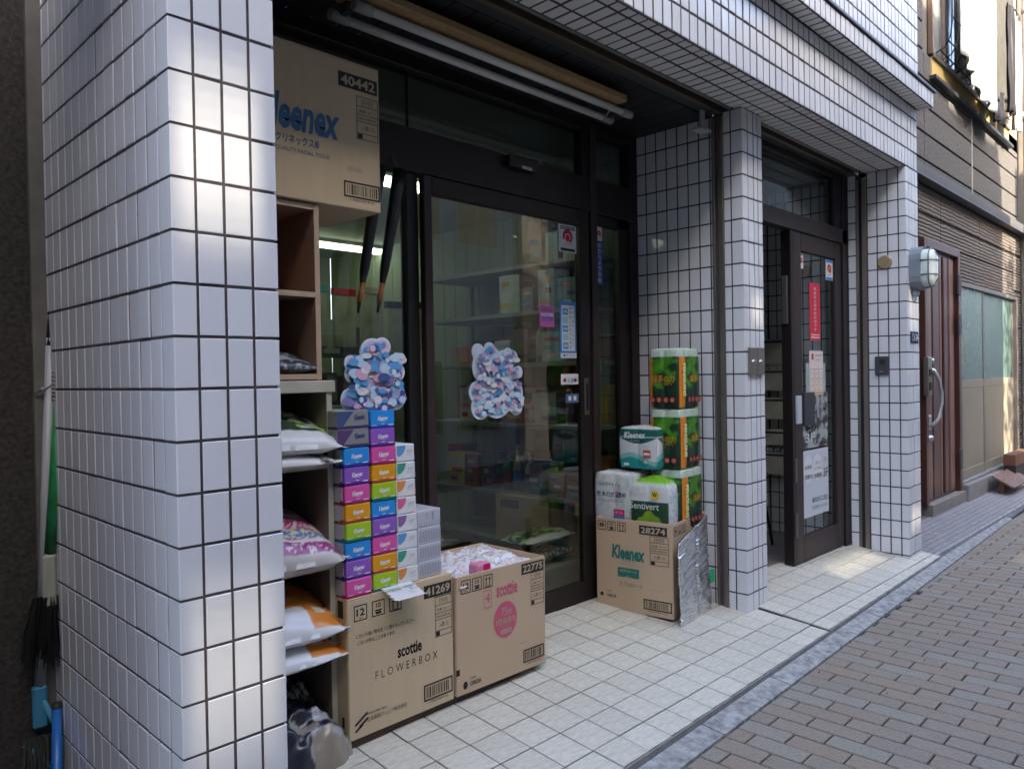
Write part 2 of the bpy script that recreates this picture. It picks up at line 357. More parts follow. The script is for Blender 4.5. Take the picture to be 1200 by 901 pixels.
# left pillar
lp=thing('tiled_pillar','broad white tiled pillar at the left, its dark side facing the gap with the brooms','pillar',(0,0,-.4))
b=MB(); b.box(.022,2.10,.022,8.5,-.6,27,GROUT); b.build('pillar_core',lp)
zs=joints(17.849,-.4,26.6)
corner_tiles(lp,0,0,.437,.547,zs,gap=.058)
tiles(lp,V(0,0,0),X_,Z_,[.47,1.03,1.60,2.18],zs,gap=.058,stuff=lambda i,j:j>23)
ysd=[.58+.583*i for i in range(13)]+[8.16,8.42]
tiles(lp,V(0,0,0),-Y_,Z_,[-y for y in ysd[::-1]],zs,gap=.058,stuff=lambda i,j:(len(ysd)-2-i)>=8 or j>23)
# middle pillar
mp_=thing('tiled_pillar','slim white tiled pillar between the shop front and the right doorway','pillar',(26.02,1.89,-.1))
b=MB(); b.box(26.042,27.905,1.912,3.3,-.3,23.2,GROUT); b.build('pillar_core',mp_)
zs=joints(21.914,-.12,22.92); corner_tiles(mp_,26.02,1.89,.49,.54,zs)
tiles(mp_,V(0,1.89,0),X_,Z_,[26.55,27.09,27.50,27.96],zs)
tiles(mp_,V(26.02,0,0),-Y_,Z_,[-2.86,-2.47],zs)
tiles(mp_,V(27.93,0,0),Y_,Z_,[1.92,2.45,2.95,3.3],zs)
# recess side wall
sw=thing('recess_side_wall','white tiled side wall inside the shop recess, behind the stacked toilet paper','wall',(26.02,3.4,0))
b=MB(); b.box(26.042,27.0,3.42,7.9,-.3,22.9,GROUT); b.build('wall_core',sw)
zs=joints(21.914,.0,22.84)
tiles(sw,V(26.02,0,0),-Y_,Z_,[-7.68,-7.07,-6.47,-5.88,-5.28,-4.69,-4.10,-3.53,-3.40],zs)
# right pillar
rp=thing('tiled_pillar','white tiled corner pillar at the right carrying the bulkhead lamp and the house number','pillar',(42.3,0,-.2))
b=MB(); b.box(42.322,44.48,.022,2.24,-.5,23.2,GROUT); b.build('pillar_core',rp)
zs=joints(22.008,-.3,22.93); corner_tiles(rp,42.3,0,.53,.39,zs)
tiles(rp,V(0,0,0),X_,Z_,[42.87,43.43,43.99,44.56],zs)
tiles(rp,V(42.3,0,0),-Y_,Z_,[-2.24,-2.19,-1.62,-1.03,-.43],zs)
tiles(rp,V(42.3,0,0),-Y_,Z_,[-2.25,-2.17],[zs[0],zs[1]])
rw=thing('doorway_return_wall','narrow white tiled strip between the shutter rail and the right door frame','wall',(42.3,2.85,0))
b=MB(); b.box(42.322,44.48,2.86,3.45,-.3,23.0,GROUT); b.build('wall_core',rw)
tiles(rw,V(42.3,0,0),-Y_,Z_,[-3.34,-2.83],joints(22.008,.1,22.93))
b=MB(); b.box(44.40,44.52,2.2,3.4,-.5,40,GROUT); b.box(44.40,44.52,.02,3.4,23.2,40,GROUT); b.build('flank_slab',rw)
# beam over both openings
bm=thing('tiled_beam','white tiled beam running over the shop front and the doorway, grey tiled underneath','beam',(0,0,ZT))
b=MB(); b.box(-3,44.48,.022,2.35,ZT+.05,27.4,GROUT); b.build('beam_core',bm)
bx=[44.53-.578*i for i in range(83)][::-1]
tiles(bm,V(0,0,0),X_,Z_,bx,[ZT+.02,24.01,25.01,26.01,26.70],gap=.10,stuff=lambda i,j:bx[i]<14.5 or j>=3 and bx[i]<24 or bx[i+1]<14)
sf=thing('beam_soffit','grey tiled underside of the beam over the pavement','soffit',(0,0,ZT))
b=MB(); b.box(-3,44.3,.023,2.34,ZT+.022,ZT+.2,GROUT); b.build('soffit_core',sf)
sx=[44.3-.578*i for i in range(83)][::-1]
tiles(sf,V(0,0,ZT),X_,-Y_,sx,[-2.34,-1.48,-.48,-.03],TILE_D,gap=.11,stuff=lambda i,j:sx[i]<12 or (sx[i]>26 and j<1) or j==2 and sx[i]>30)
# ledge and upper wall
lg=thing('tiled_ledge','projecting white tiled ledge with a dark metal cap above the beam','ledge',(10,-.83,26.7))
b=MB(); b.box(2,44.88,-.808,.021,26.722,27.6,GROUT); b.build('ledge_core',lg)
lx=[44.95-.578*i for i in range(70)][::-1]
tiles(lg,V(0,-.83,0),X_,Z_,lx,[26.69,27.62],gap=.10,stuff=lambda i,j:lx[i]<22)
tiles(lg,V(0,0,26.70),X_,-Y_,lx,[.0,.80],TILE_D,gap=.11,stuff=lambda i,j:lx[i]<22)
b=MB(); b.box(2,45.15,-.93,.05,27.62,27.78,mat('ledge_cap_metal',(.10,.105,.12),.4,metal=.6),.02); b.build('cap',lg)
uw=thing('upper_wall','white tiled first floor wall above the ledge','wall',(20,-.1,27.8))
b=MB(); b.box(2,44.45,-.088,.6,27.78,52,GROUT); b.build('wall_core',uw)
ux=[44.50-.578*i for i in range(60)][::-1]; 
tiles(uw,V(0,-.11,0),X_,Z_,ux,[27.8,28.45]+[28.45+k for k in range(1,16)],gap=.10,stuff=lambda i,j:j>8 or ux[i]<28)
for x0,nm in ((12,'a'),):
    pass
# shutter guide rails
def rail(x,y0,y1,z0,z1,label):
    t=thing('shutter_rail',label,'rail',(x,y0,z0),group=None)
    b=MB(); w=(y1-y0)
    b.box(x-.06,x+.10,y0,y0+w*.44,z0,z1,RAILM,.02); b.build('rail_flange',t)
    b=MB(); b.box(x+.03,x+.3,y0+w*.44,y0+w*.76,z0,z1,BLACK); b.build('slot',t)
    b=MB(); b.box(x-.05,x+.10,y0+w*.76,y1,z0,z1,RAILM,.02); b.build('rail_flange',t)
rail(26.02,2.84,3.42,.1,22.75,'steel shutter guide rail beside the middle pillar')
rail(42.3,2.22,2.83,.05,22.6,'steel shutter guide rail in the right doorway')
# header channels
for nm,x0,x1,lab in (('a',2.1,26.0,'dark brown shutter housing rail along the shop ceiling edge'),('b',27.95,42.2,'dark shutter housing rail above the right doorway')):
    t=thing('shutter_housing',lab,'shutter housing',(x0,2.35,ZT))
    HB=mat('housing_brown_metal',(.16,.125,.085),.35,metal=.5,var=.2,scale=12,stretch=(.2,1,1)); 
    b=MB(); b.box(x0,x1,2.36,2.50,ZT-.02,ZT+.35,mat('housing_grey_edge',(.25,.235,.21),.4,metal=.5),.02); b.build('outer_flange',t)
    b=MB(); b.box(x0,x1,2.50,2.80,ZT+.22,ZT+.35,BLACK); b.build('slot',t)
    b=MB(); b.box(x0,x1,2.80,3.02,ZT-.10,ZT+.3,HB,.02); b.build('inner_flange',t)
    b=MB(); b.box(x0,x1,3.02,3.55,ZT-.02,ZT+.3,mat('housing_dark_plate',(.055,.055,.056),.45)); b.build('plate',t)
    b=MB(); b.box(x0,x1,3.3,3.31,ZT-.02,ZT-.01,BLACK); 
# recess ceiling of dark boards
rc=thing('recess_ceiling','dark boarded ceiling of the shop recess','ceiling',(2.1,3.55,22.85))
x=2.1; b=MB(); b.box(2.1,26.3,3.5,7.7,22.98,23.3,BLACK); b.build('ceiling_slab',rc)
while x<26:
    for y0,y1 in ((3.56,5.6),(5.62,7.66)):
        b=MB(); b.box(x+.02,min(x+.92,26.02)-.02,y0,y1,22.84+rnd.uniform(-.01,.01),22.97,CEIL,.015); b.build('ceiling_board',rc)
    x+=.92
b=MB(); b.box(27.9,42.4,3.55,12.6,22.75,23.1,mat('hall_ceiling',(.10,.105,.105),.7,var=.1,scale=8)); tag(b.build('hall_ceiling',loc=(28,4,22.8)),'dark grey ceiling of the hall behind the right door','ceiling')
# left inner wall of the recess
b=MB(); b.box(1.8,2.12,2.2,8.2,.0,23,mat('recess_inner_paint',(.10,.085,.07),.7)); b.build('recess_inner_wall',loc=(2,2.2,0),kind='structure')
# ================================================================ SHOP FRONT GLAZING
YD=7.65
sfr=thing('shop_front_frame','dark bronze aluminium frame of the shop front with transom lights','shop front',(2.1,YD,.6))
def fb(nm,x0,x1,y0,y1,z0,z1,M=DARKF,p=sfr,bev=.03): bb=MB(); bb.box(x0,x1,y0,y1,z0,z1,M,bev); return bb.build(nm,p)
fb('header_bar',2.1,25.95,YD-.12,YD+.5,18.55,20.15)
fb('top_bar',2.1,25.95,YD-.05,YD+.5,22.35,22.9)
fb('sill',2.1,25.95,YD-.15,YD+.6,.45,.74)
fb('jamb',25.35,26.0,YD-.10,YD+.5,.7,22.9); fb('jamb',2.1,2.6,YD-.1,YD+.5,.7,22.9)
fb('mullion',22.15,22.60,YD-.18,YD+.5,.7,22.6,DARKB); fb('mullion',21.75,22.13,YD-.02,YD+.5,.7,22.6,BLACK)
fb('mullion',11.55,12.1,YD+.08,YD+.5,.7,18.56,BLACK)
fb('pane_rail',22.6,25.35,YD+.1,YD+.4,.74,2.0); fb('pane_stile',24.55,25.36,YD+.05,YD+.4,.74,18.56); fb('pane_rail',22.6,25.35,YD+.05,YD+.4,18.1,18.56)
fb('pane_rail',2.6,11.55,YD+.1,YD+.4,.74,1.7)
def pane(x0,x1,z0,z1,p=sfr,y=YD+.25,M=GLASS,nm='pane'): bb=MB(); bb.box(x0,x1,y,y+.04,z0,z1,M); return bb.build(nm,p)
pane(2.6,11.55,1.7,18.55); pane(2.6,11.78,20.15,22.35); pane(11.83,21.75,20.15,22.35); pane(22.6,24.56,2.0,18.1); pane(22.6,25.36,20.15,22.35)
fb('glazing_seam',11.78,11.83,YD+.22,YD+.32,20.15,22.35,BLACK,bev=0)
# door leaf
sd=thing('sliding_door','closed bronze framed glass sliding door of the shop, stickers on its glass','door',(12.1,7.45,.7))
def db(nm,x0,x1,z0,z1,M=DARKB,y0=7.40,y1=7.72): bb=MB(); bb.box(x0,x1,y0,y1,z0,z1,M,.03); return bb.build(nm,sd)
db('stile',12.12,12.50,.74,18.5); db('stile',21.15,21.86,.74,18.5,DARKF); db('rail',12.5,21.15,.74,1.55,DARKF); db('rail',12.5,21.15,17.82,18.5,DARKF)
pane(12.5,21.15,1.55,17.82,sd,7.54)
h=MB(); h.box(21.30,21.62,7.33,7.40,9.15,10.85,mat('door_pull_metal',(.20,.18,.17),.35,metal=.8),.03); h.box(21.38,21.54,7.325,7.33,9.4,10.6,BLACK); h.build('pull_handle',sd)
sen=thing('door_sensor','small dark motion sensor on the bar above the shop door','sensor',(16.5,7.3,19.7))
b=MB(); b.box(16.5,18.25,7.18,7.53,19.62,20.1,BLACK,.05); b.build('sensor_body',sen); b=MB(); b.box(17.2,17.8,7.16,7.19,19.60,19.72,flat((.5,.5,.5),'sensor_lens_grey')); b.build('lens',sen)
# ---- stickers on the shop glass (flat prints on film)
def sticker(nm,label,x0,x1,z0,z1,y,M,draw,cat='sticker'):
    t=thing(nm,label,cat,((x0+x1)/2,y,z0)); b=MB(); b.box(x0,x1,y-.015,y,z0,z1,M); b.build('film',t)
    b=MB(); c=V((x0+x1)/2,y-.015,(z0+z1)/2); draw(b,c,x1-x0,z1-z0); b.build('print',t); return t
U_,W_=X_,Z_
WH=flat((.62,.64,.66),'sticker_white'); RED=flat((.42,.015,.03),'sticker_red'); BLUE=flat((.045,.22,.52),'sticker_blue'); NAVY=flat((.03,.05,.16),'navy_ink'); DBLUE=flat((.03,.11,.38),'strip_blue'); PINK=flat((.55,.14,.42),'leaflet_pink'); LBL=flat((.30,.52,.66),'pale_blue_ink'); REDB=flat((.55,.03,.06),'red_board')
def eye(b,c,r,M=RED,u=U_,v=W_,off=.006):
    pts=[c+u*(r*math.cos(a))+v*(r*math.sin(a)) for a in [R(t) for t in range(-60,215,11)]]; pin=[c+u*(r*.55*math.cos(a))+v*(r*.55*math.sin(a)-.1*r) for a in [R(t) for t in range(-60,215,11)]]
    n=u.cross(v)*off; k=len(pts); b.add([p+n for p in pts]+[p+n for p in pin],[(i,i+1,k+i+1,k+i) for i in range(k-1)],M)
    q=[c+u*(r*.42*math.cos(R(t)))+v*(r*.5*math.sin(R(t))-.18*r)+n for t in range(0,360,30)]; b.add(q,[list(range(len(q)))],M)
def d_alsok(b,c,w,h):
    b.rect(c+V(0,0,h*.40),U_,W_,w*.82,h*.13,INK); b.text('警備実施中',c+V(0,0,h*.40),U_,W_,w*.76,h*.10,WH,.02)
    eye(b,c+V(0,0,h*.08),w*.28); b.text('SECURITY',c-V(0,0,h*.20),U_,W_,w*.45,h*.045,RED); b.rect(c-V(0,0,h*.40),U_,W_,w*.82,h*.10,INK)
sticker('security_sticker','white security sticker with a red eye on the sliding door glass, upper right corner',19.85,21.05,16.50,17.72,7.53,WH,d_alsok)
def d_pink(b,c,w,h):
    b.text('店内商品',c+V(0,0,h*.30),U_,W_,w*.7,h*.14,NAVY); b.text('買物楽',c-V(0,0,h*.12),U_,W_,w*.8,h*.26,DBLUE); b.rect(c+V(0,0,h*.08),U_,W_,w*.8,h*.14,WH); b.text('お気軽に',c+V(0,0,h*.08),U_,W_,w*.6,h*.1,DBLUE,.02)
sticker('pink_leaflet','small pink leaflet with blue lettering on the sliding door glass',18.50,19.45,13.12,14.02,7.53,PINK,d_pink,'leaflet')
def d_blue(b,c,w,h):
    b.rect(c+V(.0,0,h*.03),U_,W_,w*.80,h*.80,WH)
    b.rect(c-V(0,0,h*.45),U_,W_,w*.98,h*.085,WH,.009); b.text('◆千 千 日',c-V(0,0,h*.45),U_,W_,w*.7,h*.05,NAVY,.02)
    for k,s_ in enumerate('買物はこの地域応援店'): b.text(s_,c+V(w*.12,0,h*(.38-k*.075)),U_,W_,w*.13,h*.05,INK,.02)
    for k,s_ in enumerate('毎日の暮らしを地元'): b.text(s_,c+V(w*.29,0,h*(.39-k*.08)),U_,W_,w*.11,h*.05,INK,.02)
    for k in range(5): b.rect(c+V(-w*.17,0,h*(.32-k*.15)),U_,W_,w*.32,h*.11,LBL if k%2 else BLUE,.016)
    for k in range(5): b.rect(c+V(-w*.17,0,h*(.32-k*.15)),U_,W_,w*.24,h*.05,LBL,.02)
sticker('blue_notice','tall blue and white notice with black vertical lettering on the sliding door glass',19.82,20.95,11.75,14.3,7.53,BLUE,d_blue,'notice')
def d_small(b,c,w,h): b.text('手 △ 自動',c-V(0,0,h*.1),U_,W_,w*.7,h*.4,INK); b.rect(c+V(-w*.3,0,-h*.1),U_,W_,w*.14,h*.3,RED); b.rect(c+V(w*.32,0,-h*.1),U_,W_,w*.14,h*.3,RED)
sticker('small_sticker','small white sticker with black and red signs just left of the door pull',19.85,21.05,10.58,11.05,7.53,WH,d_small)
def d_oval(b,c,w,h): b.rect(c-V(w*.2,0,0),U_,W_,w*.22,h*.5,WH); b.rect(c+V(w*.2,0,0),U_,W_,w*.22,h*.5,WH)
sticker('small_sticker','small dark blue sticker under the white one beside the door pull',20.15,21.05,9.75,10.15,7.53,mat('blue_oval',(.06,.12,.22),.5),d_oval)
t=sticker('camera_notice','narrow blue strip with white vertical lettering on the right side pane',22.98,23.42,15.3,17.35,7.87,DBLUE,lambda b,c,w,h:[b.text(s_,c+V(-.02,0,h*(.41-k*.135)),U_,W_,w*.55,h*.105,WH) for k,s_ in enumerate('防犯カメラ作動')],'notice')
def d_r2(b,c,w,h): eye(b,c,w*.36)
sticker('security_sticker','white security sticker with a red eye on the narrow right side pane',22.98,23.42,17.4,18.05,7.87,WH,d_r2)
# ================================================================ RIGHT DOORWAY
df=thing('door_frame','dark bronze frame of the right doorway with a glazed transom','door frame',(28,3.4,.2))
def f2(nm,x0,x1,y0,y1,z0,z1,M=DARKF,bev=.03): bb=MB(); bb.box(x0,x1,y0,y1,z0,z1,M,bev); return bb.build(nm,df)
f2('header_bar',27.93,42.3,3.36,3.95,18.72,19.62,DARKB); f2('top_bar',27.93,42.3,3.4,3.95,22.55,22.9); f2('jamb',41.55,42.28,3.36,3.9,.1,22.9); f2('jamb',27.93,28.3,3.4,3.9,.3,22.9)
f2('transom_stile',40.45,41.55,3.42,3.8,19.62,22.55)
bb=MB(); bb.box(28.3,40.45,3.6,3.64,19.62,22.55,GLASS2); bb.build('pane',df)
f2('threshold',33.8,42.3,3.42,4.2,.12,.24,STEEL,.01)
ld=thing('glass_door','half open bronze framed glass door of the right doorway, covered in notices','door',(34.4,3.45,.3))
def d2(nm,x0,x1,z0,z1,M=DARKB,y0=3.46,y1=3.78): bb=MB(); bb.box(x0,x1,y0,y1,z0,z1,M,.03); return bb.build(nm,ld)
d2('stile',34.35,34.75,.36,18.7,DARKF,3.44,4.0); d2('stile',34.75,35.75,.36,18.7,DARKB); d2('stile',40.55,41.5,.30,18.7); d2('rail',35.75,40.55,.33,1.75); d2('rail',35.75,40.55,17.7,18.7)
bb=MB(); bb.box(35.75,40.55,3.60,3.64,1.75,17.7,GLASS2); bb.build('pane',ld)
hb=MB(); hb.box(34.8,35.4,3.36,3.48,8.1,9.65,flat((.42,.47,.52),'handle_plate_grey'),.02); hb.build('handle_plate',ld)
hb=MB(); hb.box(35.8,37.2,3.38,3.56,7.95,9.8,mat('black_push_plate',(.035,.038,.045),.5),.02); hb.build('push_plate',ld)
for z in (4.9,1.9): 
    hb=MB(); hb.box(34.48,34.82,3.38,3.45,z,z+1.3,mat('hinge_metal',(.12,.11,.10),.4,metal=.7),.02); hb.build('hinge',ld)
hb=MB(); hb.box(34.2,34.36,3.6,3.9,13.6,16.2,STEEL,.02); hb.build('hinge',ld)
# tiled hall behind
hw=thing('hall_wall','dim tiled right wall of the hall behind the glass door','wall',(42.35,4,0))
HT=mat('hall_wall_tile',(.66,.66,.60),.2,tint=.06,bump=.06,bscale=9,detail=1)
b=MB(); b.box(42.342,43.2,3.95,12.6,-.2,23,GROUT); b.build('wall_core',hw)
tiles(hw,V(42.32,0,0),-Y_,Z_,[-(8.55-.583*i) for i in range(0,9)],joints(22.008,.36,22.75),HT)
hw2=thing('hall_back_wall','dim tiled back wall of the hall, mailboxes beside it','wall',(28,8.6,0))
b=MB(); b.box(27.9,42.4,8.62,9.2,-.2,23,GROUT); b.build('wall_core',hw2)
tiles(hw2,V(0,8.58,0),X_,Z_,[42.3-.578*i for i in range(15)][::-1],joints(22.008,.36,22.75),HT,stuff=lambda i,j:i<5)
b=MB(); b.box(27.6,27.95,3.9,9.2,-.2,23,mat('hall_left_paint',(.20,.19,.17),.8)); b.build('hall_left_wall',loc=(27.9,4,0),kind='structure')
MBX=mat('mailbox_steel',(.44,.40,.34),.38,metal=.25,var=.15,scale=10)
MBN=flat((.28,.27,.25),'mailbox_slot_plate')
for k,(z0,z1,lb) in enumerate([(11.55,13.1,'mailbox in the hall with a small keyhole, topmost of the column'),(9.75,11.15,'mailbox in the hall with a pale name strip, second from the top'),(7.9,9.3,'mailbox in the hall with two slots, third from the top'),(6.2,7.2,'mailbox in the hall with white writing under it, fourth from the top'),(4.3,5.75,'mailbox in the hall, lowest of the column')]):
    t=thing('mailbox',lb,'mailbox',(41.9,6.8,z0),group='mailboxes on the hall wall')
    b=MB(); b.box(41.35,42.25,6.2,8.5,z0,z1,MBX,.03); b.build('body',t)
    b=MB(); b.box(41.32,41.36,6.3,8.4,z1+.02-.25,z1-.10,flat((.03,.03,.03),'slot_black')); b.build('slot',t)
    b=MB(); b.lathe((41.34,7.0,z0+.35),[(0,-.05),(.09,-.05),(.09,.03)],STEEL,10,'x'); b.build('lock',t)
    if k==1: b=MB(); b.box(41.30,41.34,6.3,8.45,z1+.08,z1+.42,flat((.35,.34,.32),'name_strip')); b.text('株式会社管理',V(41.30,7.35,z1+.25),-Y_,Z_,1.9,.22,INK,.01); b.build('name_strip',t)
    if k==3: b=MB(); b.box(41.36,41.40,6.3,8.45,z0-.5,z0-.08,flat((.02,.02,.02),'slot_black')); b.text('株式会社',V(41.36,7.4,z0-.29),-Y_,Z_,1.9,.3,WH,.01); b.build('name_strip',t)
b=MB(); b.tube([(37.3,7.2,9.2),(37.6,7.0,5),(38.4,6.6,.4)],.09,BLACK); b.tube([(37.3,7.2,9.2),(38.6,7.2,9.2)],.12,BLACK); b.box(37.6,38.3,7.1,7.3,4.0,8.6,flat((.38,.42,.45),'grey_panel'),.03); tag(b.build('folded_cart',loc=(38,7,.4)),'black folded handcart leaning inside the hall behind the glass door','cart')
# notices on the glass door
YN=3.59
def nt_(nm,label,x0,x1,z0,z1,M,draw,cat): return sticker(nm,label,x0,x1,z0,z1,YN,M,draw,cat)
nt_('security_sticker','small white security sticker at the top left of the glass door',35.78,36.3,16.75,17.6,WH,lambda b,c,w,h:(eye(b,c,w*.33),b.rect(c+V(0,0,h*.42),U_,W_,w*.8,h*.08,INK)),'sticker')
nt_('security_sticker','white security sticker with blue bands at the top right of the glass door',39.45,40.5,16.4,17.62,WH,lambda b,c,w,h:(eye(b,c+V(0,0,h*.03),w*.28),b.rect(c+V(0,0,h*.42),U_,W_,w*.9,h*.12,BLUE),b.rect(c-V(0,0,h*.42),U_,W_,w*.9,h*.12,BLUE),b.rect(c-V(0,0,h*.25),U_,W_,w*.4,h*.03,RED)),'sticker')
def d_red(b,c,w,h):
    for k,s_ in enumerate('警察官立寄所防犯中です'): b.text(s_,c+V(0,0,h*(.40-k*.071)),U_,W_,w*.24,h*.052,WH,.012)
    b.rect(c-V(0,0,h*.445),U_,W_,w*.8,h*.022,WH); b.rect(c-V(0,0,h*.40),U_,W_,w*.8,h*.018,WH)
nt_('red_notice','long red notice with white vertical lettering on the glass door',37.1,38.55,12.75,16.05,REDB,d_red,'notice')
CRM=flat((.66,.60,.55),'cream_paper'); ORG_=flat((.62,.36,.12),'orange_ink'); GREYI=flat((.25,.25,.27),'grey_ink')
def d_cream(b,c,w,h):
    b.rect(c+V(-w*.28,0,h*.37),U_,W_,w*.14,h*.14,RED); b.text('AED設置',c+V(w*.12,0,h*.40),U_,W_,w*.5,h*.05,INK); b.text('使用方法',c+V(w*.12,0,h*.30),U_,W_,w*.4,h*.04,GREYI)
    for i in range(3):
        for j in range(2): b.frame(c+V((i-1)*w*.3,0,-h*(.02+.27*j)),U_,W_,w*.26,h*.22,.03,ORG_ if j else GREYI); b.text('人',c+V((i-1)*w*.3,0,-h*(.0+.27*j)),U_,W_,w*.10,h*.06,RED)
    b.rect(c-V(0,0,h*.46),U_,W_,w*.9,h*.05,ORG_)
nt_('clear_sleeve','clear plastic sleeve behind the cream notice on the glass door',36.5,39.2,9.55,11.45,mat('sleeve_film',(.36,.41,.43),.2),lambda b,c,w,h:b.rect(c,U_,W_,.02,.02,WH),'sleeve')
YN=3.56
nt_('cream_notice','cream notice with a red bottle sign and small pictures on the glass door',36.9,38.8,9.62,12.15,CRM,d_cream,'notice')
YN=3.585
def d_poster(b,c,w,h):
    for k in range(16):
        x=rnd.uniform(-.42,.42)*w; z=rnd.uniform(-.42,.42)*h; a=rnd.uniform(-.9,.9); uu=V(math.cos(a),0,math.sin(a)); vv=V(-math.sin(a),0,math.cos(a)); b.rect(c+V(x,0,z),uu,vv,rnd.uniform(.2,.7),rnd.uniform(.08,.2),GREYI if k%2 else INK,.006+.0005*k)
    b.text('3F',c+V(-w*.2,0,-h*.28),U_,W_,w*.35,h*.16,WH,.02)
nt_('poster','dark grey and white patterned poster low on the glass door',35.8,39.45,6.5,9.75,mat('poster_grey',(.34,.38,.37),.5,col2=(.03,.035,.035),scale=14,thresh=(.45,.55)),d_poster,'poster')
LW=flat((.50,.54,.60),'bluish_paper')
def d_sheet(b,c,w,h):
    q=[c+V(-w*.28+w*.19*math.cos(R(t)),-.006,h*.23+h*.19*math.sin(R(t))) for t in range(0,360,24)]
    for dx in (-.28,.07):
        q=[c+V(w*dx+w*.17*math.cos(R(t)),-.006,h*.20+h*.2*math.sin(R(t))) for t in range(0,360,20)]; b.add(q,[list(range(len(q)))],WH)
    b.text('3F',c+V(w*.38,0,h*.10),U_,W_,w*.18,h*.14,INK,.02); b.text('求人',c+V(w*.38,0,h*.30),U_,W_,w*.16,h*.07,GREYI,.02)
    b.text('出演者',c+V(-w*.28,0,h*.23),U_,W_,w*.24,h*.06,INK,.02); b.text('募集中',c+V(-w*.28,0,h*.09),U_,W_,w*.24,h*.07,INK,.02)
    b.text('ボトル',c+V(w*.08,0,h*.27),U_,W_,w*.2,h*.06,INK,.02); b.text('レンタル',c+V(w*.08,0,h*.19),U_,W_,w*.26,h*.05,INK,.02); b.text('新規募集',c+V(w*.08,0,h*.08),U_,W_,w*.26,h*.07,INK,.02)
    b.text('株式会社エコ設計',c+V(w*.15,0,-h*.27),U_,W_,w*.6,h*.08,INK,.02); b.text('開店時間 10:00-24:00',c+V(w*.15,0,-h*.38),U_,W_,w*.6,h*.06,GREYI,.02)
nt_('paper_sheet','white paper sheet with grey lettering and 3F at the bottom of the glass door',35.8,39.45,2.7,6.6,LW,d_sheet,'notice')
# fittings on the tiled walls
def lathe_thing(nm,label,cat,c,prof,M,axis,n=24):
    b=MB(); b.lathe(c,prof,M,n,axis,smooth=False); return tag(b.build(nm,loc=c),label,cat)
lathe_thing('brass_disc','round brass cover plate on the white tiles beside the bulkhead lamp','cover plate',(42.3,1.18,17.4),[(0,-.10),(.36,-.10),(.36,-.10),(.42,-.07),(.42,-.07),(.42,.02)],mat('brushed_brass',(.36,.27,.16),.5,metal=.6,var=.1,scale=30),'x')
ic=thing('intercom','small dark intercom panel on the tiled return of the right pillar','intercom',(42.3,1.4,10.7))
b=MB(); b.box(42.12,42.3,1.02,1.78,10.68,11.80,mat('intercom_plastic',(.045,.048,.055),.4),.04); b.build('body',ic)
b=MB(); b.box(42.10,42.12,1.18,1.50,11.3,11.6,flat((.02,.02,.025),'lens_dark')); b.build('speaker_grille',ic); b=MB(); b.box(42.09,42.12,1.3,1.5,10.85,10.93,flat((.2,.2,.2),'call_mark')); b.build('call_button',ic)
lk=thing('key_box','small brushed steel double cover plate on the middle pillar','cover plate',(26.2,1.8,10.9))
for i in (0,1):
    b=MB(); b.box(26.28+i*.72,26.97+i*.72,1.76,1.88,10.86,12.12,mat('dull_nickel',(.30,.265,.22),.35,metal=.8,var=.1,scale=20),.02); b.build('cover',lk)
    b=MB(); b.lathe((26.52+i*.72,1.76,11.45),[(0,-.09),(.09,-.09),(.11,0)],STEEL,12,'y'); b.build('knob',lk)
bl=thing('bulkhead_lamp','oval wire caged bulkhead lamp on the front of the right pillar','lamp',(43.2,0,17))
def stadium(cx,cz,w,h,n=8):
    r=w/2; P=[]
    for k in range(n+1): a=math.pi*k/n; P.append((cx+r*math.cos(a),cz+h/2-r+r*math.sin(a)))
    for k in range(n+1): a=math.pi+math.pi*k/n; P.append((cx+r*math.cos(a),cz-h/2+r+r*math.sin(a)))
    return P
LG=mat('lamp_grey_housing',(.16,.19,.22),.45); 
P=stadium(43.45,16.95,1.55,2.6)
b=MB(); b.prism([(x,-.62,z) for x,z in P],(0,-1,0),.62,LG); b.build('housing',bl)
b=MB(); rings=[(1,0),(1,.5),(.9,.75),(.6,.9),(.0,.95)]; vs=[]; base=stadium(43.45,16.95,1.25,2.25); cx,cz=43.45,16.95
for s_,d in rings: vs+=[(cx+(x-cx)*s_,-.62-d*.75,cz+(z-cz)*s_) for x,z in base]
k=len(base); b.add(vs,[(i*k+q,i*k+(q+1)%k,(i+1)*k+(q+1)%k,(i+1)*k+q) for i in range(4) for q in range(k)],mat('lamp_milky_glass',(.55,.60,.57),.18,spec=.7,var=.06,scale=6),True); b.build('glass_cover',bl)
b=MB(); WR=mat('cage_wire',(.13,.15,.17),.4,metal=.5)
b.tube([(x,-1.02,z) for x,z in stadium(43.45,16.95,1.32,2.34)]+[(stadium(43.45,16.95,1.32,2.34)[0][0],-1.02,stadium(43.45,16.95,1.32,2.34)[0][1])],.04,WR,6)
for dz in (-.42,.42): b.tube([(42.78,-.62,cz+dz),(42.82,-1.1,cz+dz),(43.1,-1.38,cz+dz),(43.8,-1.38,cz+dz),(44.08,-1.1,cz+dz),(44.12,-.62,cz+dz)],.035,WR,6)
b.tube([(43.45,-.62,cz-1.2),(43.45,-1.1,cz-1.1),(43.45,-1.40,cz-.6),(43.45,-1.40,cz+.6),(43.45,-1.1,cz+1.1),(43.45,-.62,cz+1.2)],.035,WR,6); b.build('wire_cage',bl)
b=MB(); b.box(43.1,43.6,-.35,-.0,15.3,15.7,LG,.1); b.build('cable_gland',bl)
hn=thing('house_number','small dark blue house number plate with white figures on the right pillar','number plate',(43.6,0,13))
